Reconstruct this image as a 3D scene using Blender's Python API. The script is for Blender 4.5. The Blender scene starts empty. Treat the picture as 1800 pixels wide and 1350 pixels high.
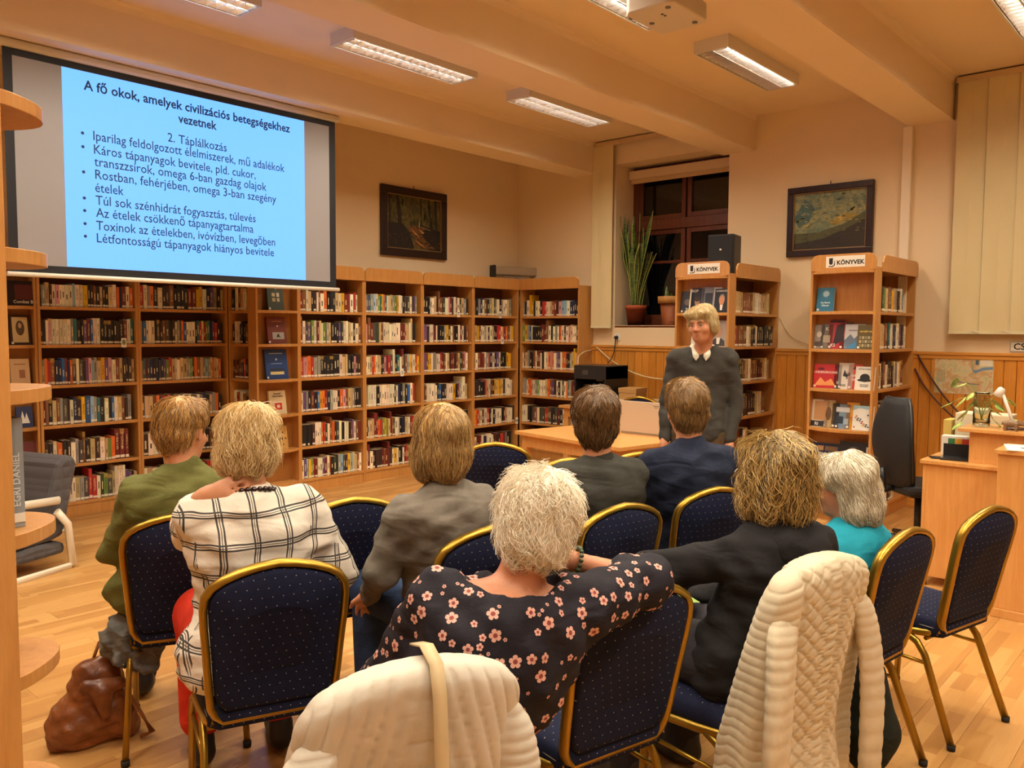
import bpy, bmesh, math, random
import numpy as np
from mathutils import Vector, Matrix, Euler
from mathutils.bvhtree import BVHTree

random.seed(7); np.random.seed(7)
SC = bpy.context.scene
COL = SC.collection
PI = math.pi
R = math.radians

# ------------------------------------------------------------------ camera, world, exposure
cam_d = bpy.data.cameras.new('camera'); cam = bpy.data.objects.new('camera', cam_d); COL.objects.link(cam)
cam_d.sensor_width = 36.0; cam_d.lens = 1436.86 / 1800 * 36; cam_d.clip_start = 0.05; cam_d.clip_end = 60
_yaw, _pit, _rol = 0.83871545, -0.06613369, 0.00588714
_f = Vector((math.cos(_pit)*math.sin(_yaw), math.cos(_pit)*math.cos(_yaw), math.sin(_pit)))
_r = Vector((math.cos(_yaw), -math.sin(_yaw), 0)); _u = _r.cross(_f)
_r2 = _r*math.cos(_rol)+_u*math.sin(_rol); _u2 = -_r*math.sin(_rol)+_u*math.cos(_rol)
_m = Matrix((_r2, _u2, -_f)).transposed().to_4x4(); _m.translation = Vector((0, 0, 1.60))
cam.matrix_world = _m
SC.camera = cam
W = bpy.data.worlds.new('night'); SC.world = W; W.use_nodes = True
W.node_tree.nodes['Background'].inputs[0].default_value = (0.012, 0.014, 0.02, 1)
W.node_tree.nodes['Background'].inputs[1].default_value = 0.3
SC.view_settings.view_transform = 'Standard'; SC.view_settings.look = 'None'
SC.view_settings.exposure = 0.03; SC.view_settings.gamma = 1.0; SC.view_settings.use_curve_mapping = False
LAMP_W = 22.0            # watts of one ceiling luminaire
LAMP_COL = (1.0, 0.895, 0.665)
H_CEIL = 3.80; X_B = 8.0; Y_A = 7.10; Y_A2 = 7.62

# ------------------------------------------------------------------ small helpers
def lin(c):
    c = c.lstrip('#'); v = [int(c[i:i+2], 16)/255 for i in (0, 2, 4)]
    return tuple(x/12.92 if x <= .04045 else ((x+.055)/1.055)**2.4 for x in v)
MATS = {}
def mat(name, col=(.5,.5,.5), rough=.6, metal=0.0, **kw):
    if name in MATS: return MATS[name]
    if isinstance(col, str): col = lin(col)
    m = bpy.data.materials.new(name); m.use_nodes = True
    b = m.node_tree.nodes['Principled BSDF']
    b.inputs['Base Color'].default_value = (*col, 1); b.inputs['Roughness'].default_value = rough
    b.inputs['Metallic'].default_value = metal
    if 'spec' in kw: b.inputs['Specular IOR Level'].default_value = kw['spec']
    if 'emit' in kw:
        b.inputs['Emission Color'].default_value = (*kw['emit'], 1); b.inputs['Emission Strength'].default_value = kw.get('estr', 1)
    if 'trans' in kw: b.inputs['Transmission Weight'].default_value = kw['trans']
    if 'sheen' in kw: b.inputs['Sheen Weight'].default_value = kw['sheen']
    if 'alpha' in kw: b.inputs['Alpha'].default_value = kw['alpha']
    MATS[name] = m
    return m
class NT:
    """tiny node-tree builder"""
    def __init__(s, m): s.m = m; s.t = m.node_tree; s.b = s.t.nodes['Principled BSDF']
    def n(s, typ, **kw):
        x = s.t.nodes.new(typ)
        for k, v in kw.items():
            if k.startswith('i_'):
                key = k[2:]; key = int(key) if key.isdigit() else key.replace('_', ' ')
                x.inputs[key].default_value = v
            else: setattr(x, k, v)
        return x
    def l(s, a, b): s.t.links.new(a, b)
    def math(s, op, a, b=None, c=None):
        x = s.t.nodes.new('ShaderNodeMath'); x.operation = op
        for i, v in enumerate((a, b, c)):
            if v is None: continue
            if isinstance(v, (int, float)): x.inputs[i].default_value = v
            else: s.l(v, x.inputs[i])
        return x.outputs[0]
    def mix(s, fac, a, b):
        x = s.t.nodes.new('ShaderNodeMix'); x.data_type = 'RGBA'
        for sock, v in ((x.inputs[0], fac), (x.inputs[6], a), (x.inputs[7], b)):
            if isinstance(v, (int, float)): sock.default_value = v
            elif isinstance(v, tuple): sock.default_value = (*v[:3], 1)
            else: s.l(v, sock)
        return x.outputs[2]
    def ramp(s, fac, stops):
        x = s.t.nodes.new('ShaderNodeValToRGB'); s.l(fac, x.inputs[0]); e = x.color_ramp.elements
        while len(e) < len(stops): e.new(.5)
        for el, (p, c) in zip(e, stops):
            el.position = p; el.color = (*c[:3], 1)
        return x.outputs[0]
    def coord(s, which='Object'):
        return s.t.nodes.new('ShaderNodeTexCoord').outputs[which]
    def mapping(s, vec, scale=(1,1,1), loc=(0,0,0), rot=(0,0,0)):
        x = s.t.nodes.new('ShaderNodeMapping'); s.l(vec, x.inputs[0])
        x.inputs['Scale'].default_value = scale; x.inputs['Location'].default_value = loc; x.inputs['Rotation'].default_value = rot
        return x.outputs[0]
    def noise(s, vec, scale=5, detail=3, rough=.55, dist=0):
        x = s.t.nodes.new('ShaderNodeTexNoise'); s.l(vec, x.inputs['Vector'])
        x.inputs['Scale'].default_value = scale; x.inputs['Detail'].default_value = detail
        x.inputs['Roughness'].default_value = rough; x.inputs['Distortion'].default_value = dist
        return x.outputs['Fac']
    def bump(s, h, strength=.3, dist=.01):
        x = s.t.nodes.new('ShaderNodeBump'); x.inputs['Strength'].default_value = strength; x.inputs['Distance'].default_value = dist
        s.l(h, x.inputs['Height']); s.l(x.outputs[0], s.b.inputs['Normal'])
    def color(s, c): s.l(c, s.b.inputs['Base Color'])
def sep(nt, vec):
    x = nt.t.nodes.new('ShaderNodeSeparateXYZ'); nt.l(vec, x.inputs[0]); return x.outputs
def comb(nt, x, y, z):
    n = nt.t.nodes.new('ShaderNodeCombineXYZ')
    for s_, v in zip(n.inputs, (x, y, z)):
        if isinstance(v, (int, float)): s_.default_value = v
        else: nt.l(v, s_)
    return n.outputs[0]

class MB:
    """mesh builder: collects polygons, then links ONE mesh object"""
    def __init__(s): s.v = []; s.f = []; s.mi = []; s.sm = []
    def poly(s, pts, faces, mi=0, smooth=False):
        o = len(s.v); s.v += [tuple(p) for p in pts]
        for f in faces: s.f.append(tuple(o+i for i in f)); s.mi.append(mi); s.sm.append(smooth)
        return s
    def box(s, a, b, mi=0, M=None):
        x0,y0,z0 = a; x1,y1,z1 = b
        p = [(x0,y0,z0),(x1,y0,z0),(x1,y1,z0),(x0,y1,z0),(x0,y0,z1),(x1,y0,z1),(x1,y1,z1),(x0,y1,z1)]
        if M is not None: p = [M @ Vector(q) for q in p]
        return s.poly(p, [(0,3,2,1),(4,5,6,7),(0,1,5,4),(1,2,6,5),(2,3,7,6),(3,0,4,7)], mi)
    def prism(s, pts2, h0, h1, axis='z', mi=0, M=None, smooth=False):
        """extrude a 2-D outline: axis z -> (x,y), axis y -> (x,z), axis x -> (y,z)"""
        n = len(pts2)
        def P(a, b, h): return {'z': (a,b,h), 'y': (a,h,b), 'x': (h,a,b)}[axis]
        p = [P(a,b,h0) for a,b in pts2]+[P(a,b,h1) for a,b in pts2]
        if M is not None: p = [M @ Vector(q) for q in p]
        s.poly(p, [tuple(range(n))[::-1], tuple(range(n, 2*n))], mi)
        o = len(s.v)-2*n
        for i in range(n):
            j = (i+1) % n; s.f.append((o+i, o+j, o+n+j, o+n+i)); s.mi.append(mi); s.sm.append(smooth)
        return s
    def tube(s, pts, r, seg=8, closed=False, mi=0, flat=1.0, up=(0,0,1), caps=True):
        pts = [Vector(p) for p in pts]; n = len(pts); rings = []
        rr = r if isinstance(r, (list, tuple)) else [r]*n
        up = Vector(up); o = len(s.v)
        for i, p in enumerate(pts):
            if closed: d = pts[(i+1) % n]-pts[i-1]
            else: d = pts[min(i+1, n-1)]-pts[max(i-1, 0)]
            d = d.normalized() if d.length > 1e-9 else Vector((0,0,1))
            a = up.cross(d)
            if a.length < 1e-4: a = Vector((1,0,0)).cross(d)
            if a.length < 1e-4: a = Vector((0,1,0)).cross(d)
            a.normalize(); b = d.cross(a).normalized()
            for k in range(seg):
                t = 2*PI*(k+.5)/seg
                s.v.append(tuple(p + a*(rr[i]*math.cos(t)) + b*(rr[i]*flat*math.sin(t))))
        m = n if closed else n-1
        for i in range(m):
            i2 = (i+1) % n
            for k in range(seg):
                k2 = (k+1) % seg
                s.f.append((o+i*seg+k, o+i*seg+k2, o+i2*seg+k2, o+i2*seg+k)); s.mi.append(mi); s.sm.append(seg > 4)
        if not closed and caps:
            s.f.append(tuple(o+k for k in range(seg))[::-1]); s.mi.append(mi); s.sm.append(False)
            s.f.append(tuple(o+(n-1)*seg+k for k in range(seg))); s.mi.append(mi); s.sm.append(False)
        return s
    def lathe(s, prof, seg=20, c=(0,0,0), mi=0, M=None):
        o = len(s.v); n = len(prof)
        for r_, z in prof:
            for k in range(seg):
                t = 2*PI*k/seg; p = Vector((c[0]+r_*math.cos(t), c[1]+r_*math.sin(t), c[2]+z))
                s.v.append(tuple(M @ p if M is not None else p))
        for i in range(n-1):
            for k in range(seg):
                k2 = (k+1) % seg
                s.f.append((o+i*seg+k, o+i*seg+k2, o+(i+1)*seg+k2, o+(i+1)*seg+k)); s.mi.append(mi); s.sm.append(True)
        return s
    def grid(s, P, mi=0, smooth=True, wrap=False):
        """P: rows x cols x 3 array"""
        P = np.asarray(P); a, b = P.shape[:2]; o = len(s.v)
        s.v += [tuple(q) for q in P.reshape(-1, 3)]
        for i in range(a-1):
            for j in range(b if wrap else b-1):
                j2 = (j+1) % b
                s.f.append((o+i*b+j, o+i*b+j2, o+(i+1)*b+j2, o+(i+1)*b+j)); s.mi.append(mi); s.sm.append(smooth)
        return s
    def mesh(s, name, mats):
        me = bpy.data.meshes.new(name); me.from_pydata(s.v, [], s.f)
        for m in (mats if isinstance(mats, (list, tuple)) else [mats]): me.materials.append(m)
        me.polygons.foreach_set('material_index', s.mi); me.polygons.foreach_set('use_smooth', s.sm)
        me.update(); return me
    def build(s, name, mats, parent=None, bevel=0, loc=None, **tags):
        return link(name, s.mesh(name, mats), parent, bevel, loc, **tags)
def link(name, me, parent=None, bevel=0, loc=None, **tags):
    o = bpy.data.objects.new(name, me); COL.objects.link(o)
    if parent: o.parent = parent
    if loc is not None: o.location = loc
    if bevel:
        b = o.modifiers.new('bevel', 'BEVEL'); b.width = bevel; b.segments = 2; b.limit_method = 'ANGLE'; b.angle_limit = R(40)
    for k, v in tags.items(): o[k] = v
    return o
def empty(name, loc=(0,0,0), rotz=0, label=None, category=None, group=None, parent=None):
    o = bpy.data.objects.new(name, None); COL.objects.link(o); o.location = loc; o.rotation_euler = (0,0,rotz)
    o.empty_display_size = .1
    if label: o['label'] = label
    if category: o['category'] = category
    if group: o['group'] = group
    if parent: o.parent = parent
    return o
def tag(o, label, category, group=None):
    o['label'] = label; o['category'] = category
    if group: o['group'] = group
    return o
def copy_tree(o, parent=None):
    c = o.copy(); COL.objects.link(c); c.parent = parent
    for ch in o.children: copy_tree(ch, c)
    return c
TMP = bpy.data.scenes.new('lettering_workbench')
def text_mesh(body, size, align='LEFT', bold=0.0, name='lettering', line=1.0, space=1.0):
    cu = bpy.data.curves.new('t', 'FONT'); cu.body = body; cu.size = size; cu.align_x = align
    cu.offset = bold; cu.space_line = line; cu.space_character = space; cu.resolution_u = 2
    o = bpy.data.objects.new('t', cu); TMP.collection.objects.link(o)
    with bpy.context.temp_override(scene=TMP, view_layer=TMP.view_layers[0]): dg = bpy.context.evaluated_depsgraph_get()
    me = bpy.data.meshes.new_from_object(o.evaluated_get(dg)); me.name = name
    bpy.data.objects.remove(o); bpy.data.curves.remove(cu)
    me.materials.clear()
    return me
def lettering(body, size, M, material, parent=None, name='lettering', **kw):
    """text lying in the local XY plane of matrix M (child space of parent)"""
    me = text_mesh(body, size, name=name, **kw); me.materials.append(material); me.transform(M)
    return link(name, me, parent)
def frame_m(o, x, y):
    """matrix from origin, x-axis and y-axis"""
    x = Vector(x).normalized(); y = Vector(y).normalized(); z = x.cross(y)
    m = Matrix((x, y, z)).transposed().to_4x4(); m.translation = Vector(o); return m

# ------------------------------------------------------------------ shared materials
def wood(name, c1, c2, scale=(1,1,1), rough=.38, axis=2, knots=False, rnd=.0):
    m = mat(name, c1, rough); nt = NT(m); co = nt.coord()
    if rnd:
        oi = nt.n('ShaderNodeObjectInfo'); sh = nt.math('MULTIPLY', oi.outputs['Random'], 37.0)
        add = nt.n('ShaderNodeVectorMath', operation='ADD'); nt.l(co, add.inputs[0]); nt.l(comb(nt, sh, sh, sh), add.inputs[1]); co = add.outputs[0]
    sc = [14, 14, 14]; sc[axis] = 1.1
    mp = nt.mapping(co, [a*b for a, b in zip(sc, scale)])
    g = nt.noise(mp, 3.0, 5, .6, .6)
    g2 = nt.noise(nt.mapping(co, [a*6 for a in sc]), 3.0, 2, .5, 0)
    f = nt.math('ADD', nt.math('MULTIPLY', g, .75), nt.math('MULTIPLY', g2, .25))
    c = nt.ramp(f, [(.3, lin(c2) if isinstance(c2, str) else c2), (.68, lin(c1) if isinstance(c1, str) else c1)])
    if knots:
        v = nt.n('ShaderNodeTexVoronoi'); v.inputs['Scale'].default_value = 1.0
        sk = [7, 7, 7]; sk[axis] = 2.6; nt.l(nt.mapping(co, sk), v.inputs['Vector'])
        k = nt.math('LESS_THAN', v.outputs['Distance'], .10)
        pick = nt.math('GREATER_THAN', sep(nt, v.outputs['Color'])[0], .45)
        c = nt.mix(nt.math('MULTIPLY', k, nt.math('MULTIPLY', pick, .8)), c, lin('#5a2a0c'))
    if rnd:
        hs = nt.n('ShaderNodeHueSaturation'); nt.l(c, hs.inputs['Color'])
        nt.l(nt.math('ADD', nt.math('MULTIPLY', oi.outputs['Random'], rnd), 1-rnd/2), hs.inputs['Value']); c = hs.outputs[0]
    nt.color(c); return m
BEECH = wood('beech_laminate', '#cb9352', '#b67c3e', rough=.35)
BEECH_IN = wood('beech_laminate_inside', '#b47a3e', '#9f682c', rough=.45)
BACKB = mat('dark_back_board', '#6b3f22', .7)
DESK = wood('pale_beech_desk', '#dba362', '#cb8d4a', rough=.32)
PINE = wood('varnished_pine', '#d9953f', '#bd7424', rough=.3, knots=True, rnd=.22)
PINE_T = wood('varnished_pine_rail', '#dc9d4c', '#c5812f', rough=.3, axis=1)
def paint(name, c, bump=.12, scale=90):
    m = mat(name, c, .85, spec=.25); nt = NT(m); co = nt.coord()
    n = nt.noise(co, 1.3, 3); nt.color(nt.mix(nt.math('MULTIPLY', n, .35), lin(c), tuple(x*.9 for x in lin(c))))
    nt.bump(nt.noise(co, scale, 2), bump, .004); return m
WALLP = paint('cream_wall_paint', '#e9d2ae')
CEILP = paint('ceiling_paint', '#ecd6b4')
WHITE = mat('white_paint', '#e9e4da', .45)
BLACKP = mat('black_plastic', '#17171a', .42)
GREYP = mat('grey_plastic', '#7d7a76', .5)
CHROME = mat('chrome', '#c9c9c9', .22, 1.0)
PAPER = mat('paper', '#efe9dc', .8)
INK = mat('print_ink', '#1b1a1c', .7)
# ------------------------------------------------------------------ implicit surfaces -> one continuous mesh
def _cone(P, a, b, ra, rb, lat=None, flat=1.0):
    a = np.array(a, np.float32); b = np.array(b, np.float32); ab = b-a; L2 = max(float(ab @ ab), 1e-10)
    q = P-a; t = np.clip((q @ ab)/L2, 0, 1); d = q-t[..., None]*ab; r = ra+(rb-ra)*t
    if lat is not None and flat != 1.0:
        w = ab/math.sqrt(L2); l = np.array(lat, np.float32); l = l-w*(l @ w); l /= np.linalg.norm(l); n = np.cross(w, l)
        dn = d @ n; d2 = d+np.outer(dn.ravel(), n).reshape(d.shape)*(1/flat-1)
        return (np.sqrt((d2**2).sum(-1))-r)*(flat if flat < 1 else 1)
    return np.sqrt((d**2).sum(-1))-r
def _ell(P, c, rad, Rm=None):
    q = P-np.array(c, np.float32)
    if Rm is not None: q = q @ np.array(Rm, np.float32)      # world -> local (columns = axes)
    rad = np.array(rad, np.float32); k0 = np.sqrt(((q/rad)**2).sum(-1)); k1 = np.sqrt(((q/rad**2)**2).sum(-1))+1e-9
    return k0*(k0-1)/k1
def surface(prims, res=.01, k=.03, disp=None):
    """prims: ('c',a,b,ra,rb[,lat,flat]) | ('e',c,rad[,Rm]) | ('-', ellipsoid...) carve | optional trailing dict(k=..). -> verts, quads"""
    def bb(p):
        if p[0] == 'c':
            a, b = np.array(p[1]), np.array(p[2]); r = max(p[3], p[4])*max(1.0, p[6] if len(p) > 6 and not isinstance(p[6], dict) else 1.0); return np.minimum(a, b)-r, np.maximum(a, b)+r
        c = np.array(p[1]); r = max(p[2]); return c-r, c+r
    lo = np.min([bb(p)[0] for p in prims if p[0] != '-'], axis=0)-4*res-.01; hi = np.max([bb(p)[1] for p in prims if p[0] != '-'], axis=0)+4*res+.01
    n = np.ceil((hi-lo)/res).astype(int)+1
    D = np.full(n, .5, np.float32)
    ax = [lo[i]+res*np.arange(n[i], dtype=np.float32) for i in range(3)]
    for p in prims:
        kk = k
        if isinstance(p[-1], dict): kk = p[-1].get('k', k); p = p[:-1]
        a, b = bb(p); m = kk+4*res
        i0 = np.clip(((a-m-lo)/res).astype(int), 0, n-1); i1 = np.clip(np.ceil((b+m-lo)/res).astype(int)+1, 1, n)
        sl = tuple(slice(x, y) for x, y in zip(i0, i1))
        P = np.stack(np.meshgrid(ax[0][sl[0]], ax[1][sl[1]], ax[2][sl[2]], indexing='ij'), -1).astype(np.float32)
        d = _cone(P, *p[1:]) if p[0] == 'c' else _ell(P, *p[1:])
        A = D[sl]
        if p[0] == '-':
            h = np.clip(.5-.5*(A+d)/kk, 0, 1); D[sl] = A*(1-h)-d*h+kk*h*(1-h)
        else:
            h = np.clip(.5+.5*(A-d)/kk, 0, 1); D[sl] = A*(1-h)+d*h-kk*h*(1-h)
    if disp is not None:
        band = np.abs(D) < .04; idx = np.argwhere(band); pts = lo+idx*res
        D[band] += disp(pts.astype(np.float32)).astype(np.float32)
    # naive surface nets
    S = D < 0
    c8 = [S[i:n[0]-1+i, j:n[1]-1+j, l:n[2]-1+l] for i in (0, 1) for j in (0, 1) for l in (0, 1)]
    sm8 = sum(c.astype(np.int8) for c in c8); act = (sm8 > 0) & (sm8 < 8)
    cid = np.full(act.shape, -1, np.int32); cells = np.argwhere(act); cid[act] = np.arange(len(cells))
    acc = np.zeros((len(cells), 3), np.float64); cnt = np.zeros(len(cells))
    cor = [(i, j, l) for i in (0, 1) for j in (0, 1) for l in (0, 1)]
    vals = np.stack([D[cells[:, 0]+i, cells[:, 1]+j, cells[:, 2]+l] for i, j, l in cor], 1)
    for a in range(8):
        for b in range(a+1, 8):
            df = [abs(x-y) for x, y in zip(cor[a], cor[b])]
            if sum(df) != 1: continue
            va, vb = vals[:, a], vals[:, b]; cr = (va < 0) != (vb < 0); t = np.where(cr, va/(va-vb+1e-12), 0)
            pa, pb = np.array(cor[a]), np.array(cor[b]); acc += np.where(cr[:, None], pa+(pb-pa)*t[:, None], 0); cnt += cr
    V = lo+(cells+acc/cnt[:, None])*res
    quads = []
    for d in range(3):
        e = [0, 0, 0]; e[d] = 1
        A = S[tuple(slice(0, n[i]-e[i]) for i in range(3))]; B = S[tuple(slice(e[i], n[i]) for i in range(3))]
        ed = np.argwhere(A != B); u, v = [(1, 2), (2, 0), (0, 1)][d]
        ok = (ed[:, u] > 0) & (ed[:, v] > 0) & (ed[:, u] < n[u]-1) & (ed[:, v] < n[v]-1); ed = ed[ok]
        if not len(ed): continue
        du = np.zeros(3, int); du[u] = 1; dv = np.zeros(3, int); dv[v] = 1
        q = np.stack([cid[tuple((ed-du-dv).T)], cid[tuple((ed-dv).T)], cid[tuple(ed.T)], cid[tuple((ed-du).T)]], 1)
        fl_ = ~A[tuple(ed.T)]; q[fl_] = q[fl_][:, ::-1]
        quads.append(q)
    Q = np.concatenate(quads); Q = Q[(Q >= 0).all(1)]
    # light relaxation
    for _ in range(2):
        s_ = np.zeros_like(V); c_ = np.zeros(len(V))
        for a, b in ((0, 1), (1, 2), (2, 3), (3, 0)):
            np.add.at(s_, Q[:, a], V[Q[:, b]]); np.add.at(s_, Q[:, b], V[Q[:, a]]); np.add.at(c_, Q[:, a], 1); np.add.at(c_, Q[:, b], 1)
        V = V*.5+.5*s_/np.maximum(c_, 1)[:, None]
    return V, Q
def np_mesh(name, V, Q, m):
    me = bpy.data.meshes.new(name)
    me.vertices.add(len(V)); me.vertices.foreach_set('co', np.asarray(V, np.float32).ravel())
    me.loops.add(len(Q)*4); me.loops.foreach_set('vertex_index', np.asarray(Q, np.int32).ravel())
    me.polygons.add(len(Q)); me.polygons.foreach_set('loop_start', np.arange(len(Q), dtype=np.int32)*4); me.polygons.foreach_set('loop_total', np.full(len(Q), 4, np.int32))
    me.polygons.foreach_set('use_smooth', np.ones(len(Q), bool)); me.update(calc_edges=True); me.validate()
    for x in (m if isinstance(m, (list, tuple)) else [m]): me.materials.append(x)
    return me
def sdf_obj(name, prims, m, parent=None, res=.01, k=.03, disp=None, loc=None):
    V, Q = surface(prims, res, k, disp); o = link(name, np_mesh(name, V, Q, m), parent)
    if loc is not None: o.location = loc
    return o
def vnoise(freq, amp, seed=0, aniso=(1, 1, 1), octs=2):
    """cheap smooth pseudo-noise built from sines"""
    rs = np.random.RandomState(seed); K = []
    for o_ in range(octs):
        for _ in range(5): K.append((rs.normal(size=3)*freq*(1.8**o_)*np.array(aniso), rs.uniform(0, 6.28), amp/(1.6**o_)/2.2))
    return lambda P: sum(a*np.sin(P @ kv.astype(np.float32)+ph) for kv, ph, a in K)
# ------------------------------------------------------------------ the room
def struct(mb, name, m, **kw):
    o = mb.build(name, m, **kw); o['kind'] = 'structure'; return o
X0, Y0 = -2.6, -3.6          # far ends of the room behind the viewer
# floor: sub-floor slab and laminate boards
fl = MB().box((X0-.2, Y0-.2, -.12), (X_B+.2, Y_A2+.2, -.006)); floor = struct(fl, 'floor', mat('subfloor', '#8a5c2c', .8))
FL = mat('laminate_oak', '#c98f4e', .3); nt = NT(FL); oi = nt.n('ShaderNodeObjectInfo')
co = nt.coord(); s3 = sep(nt, co)
strip = nt.math('FLOOR', nt.math('DIVIDE', s3[1], .0633))
seg_off = nt.math('MULTIPLY', strip, .413)
cell = nt.math('FLOOR', nt.math('ADD', nt.math('DIVIDE', s3[0], .43), nt.math('ADD', seg_off, nt.math('MULTIPLY', oi.outputs['Random'], 9.0))))
wn = nt.n('ShaderNodeTexWhiteNoise'); wn.noise_dimensions = '3D'
nt.l(comb(nt, cell, strip, nt.math('MULTIPLY', oi.outputs['Random'], 91.0)), wn.inputs['Vector'])
gr = nt.noise(nt.mapping(co, (2.2, 30, 1)), 2.5, 5, .6, .5)
tone = nt.math('ADD', nt.math('MULTIPLY', wn.outputs['Value'], .55), nt.math('MULTIPLY', gr, .45))
nt.color(nt.ramp(tone, [(.15, lin('#a97640')), (.5, lin('#bd8a4c')), (.85, lin('#cf9f62'))]))
nt.l(nt.math('ADD', .28, nt.math('MULTIPLY', gr, .12)), nt.b.inputs['Roughness'])
BW, BL = .19, 1.285
plank_me = MB().prism([(-BL/2+.0006, -BW/2+.0006), (BL/2-.0006, -BW/2+.0006), (BL/2-.0006, BW/2-.0006), (-BL/2+.0006, BW/2-.0006)], -.008, 0).mesh('plank', FL)
rest = MB(); cand = []
y = Y0; row = 0
while y < Y_A2:
    x = X0 - (row*.43) % BL
    while x < X_B:
        cand.append((x+BL/2, y+BW/2)); x += BL
    y += BW; row += 1
def in_view(x, y):
    d = Vector((x, y, -1.6)); z = d.dot(_f)
    if z < .5: return None
    u_ = d.dot(_r2)/z*1436.86; v_ = -d.dot(_u2)/z*1436.86
    return z if abs(u_) < 980 and abs(v_) < 900 else None
vis = sorted((in_view(*c), c) for c in cand if in_view(*c))
keep = set(c for _, c in vis[:290])
for c in cand:
    if c in keep:
        o = link('plank', plank_me, floor, loc=(c[0], c[1], 0))
    else:
        rest.box((max(c[0]-BL/2+.0006, X0), c[1]-BW/2+.0006, -.008), (min(c[0]+BL/2-.0006, X_B), min(c[1]+BW/2-.0006, Y_A2), 0))
o = rest.build('far_planks', FL, floor); o['kind'] = 'stuff'
# walls
struct(MB().box((4.25, Y_A, 0), (X_B+.2, Y_A+.2, H_CEIL)).box((X0-.2, Y_A2, 0), (4.25, Y_A2+.2, H_CEIL)).box((4.25, Y_A+.2, 0), (4.45, Y_A2+.2, H_CEIL)), 'wall_back', WALLP)
struct(MB().box((X0-.2, Y0, 0), (X0, Y_A2+.2, H_CEIL)), 'wall_left', WALLP)
struct(MB().box((X0-.2, Y0-.2, 0), (X_B+.2, Y0, H_CEIL)), 'wall_front', WALLP)
# window wall with two openings
TW = .62
def wall_with_holes(x0, x1, ya, yb, holes):
    m = MB(); ys = sorted({ya, yb, *[h[0] for h in holes], *[h[1] for h in holes]})
    for a, b in zip(ys[:-1], ys[1:]):
        hs = [h for h in holes if h[0] <= a+1e-6 and h[1] >= b-1e-6]
        if not hs: m.box((x0, a, 0), (x1, b, H_CEIL))
        else:
            h = hs[0]; m.box((x0, a, 0), (x1, b, h[2])); m.box((x0, a, h[3]), (x1, b, H_CEIL))
    return m
struct(wall_with_holes(X_B, X_B+TW, Y0, Y_A+.2, [(4.14, 5.57, 1.66, 3.53), (.05, 1.78, 1.66, 3.53)]), 'wall_right', WALLP)
struct(MB().box((X0-.2, Y0-.2, H_CEIL), (X_B+.8, Y_A2+.2, H_CEIL+.2)), 'ceiling', CEILP)
def beam(y0, y1, n):
    c = .05; z = 3.45; pts = [(y0, z), (y1, z), (y1, H_CEIL-c), (y1+c*.35, H_CEIL-c*.3), (y1+c, H_CEIL+.01), (y0-c, H_CEIL+.01), (y0-c*.35, H_CEIL-c*.3), (y0, H_CEIL-c)]
    return struct(MB().prism(pts, X0, X_B+.01, axis='x'), 'trim_%d' % n, CEILP)
beam(5.83, 6.18, 1); beam(3.85, 4.215, 2); beam(2.00, 2.368, 3); beam(.12, .48, 4); beam(-1.75, -1.39, 5)
# wainscot on the window wall
ws = struct(MB().box((X_B-.012, Y0, .0), (X_B-.001, Y_A, 1.36)), 'trim_6', mat('wainscot_backing', '#8a5520', .8))
wp = MB().prism([(-.004, -.0472), (-.015, -.044), (-.015, .044), (-.004, .0472), (.0, .0472), (0, -.0472)], .075, 1.37, axis='z').mesh('wainscot_plank', PINE)
y = -.9
while y < 5.95:
    link('wainscot_plank', wp, ws, loc=(X_B-.010, y, 0)); y += .0955
rail = MB().box((X_B-.034, -1.0, 1.365), (X_B-.001, 5.876, 1.40)).box((X_B-.044, -1.0, 1.40), (X_B-.001, 5.876, 1.428)); rail.build('wainscot_rail', PINE_T, ws, bevel=.004)
struct(MB().box((X_B-.04, -1.0, 0), (X_B-.02, 5.876, .075)), 'baseboard_right', PINE_T, bevel=.004)
struct(MB().box((X_B-.05, 2.33, 1.428), (X_B, 2.41, 3.45)), 'trim_7', mat('pipe_box_paint', '#efe0c6', .6), bevel=.004)
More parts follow.
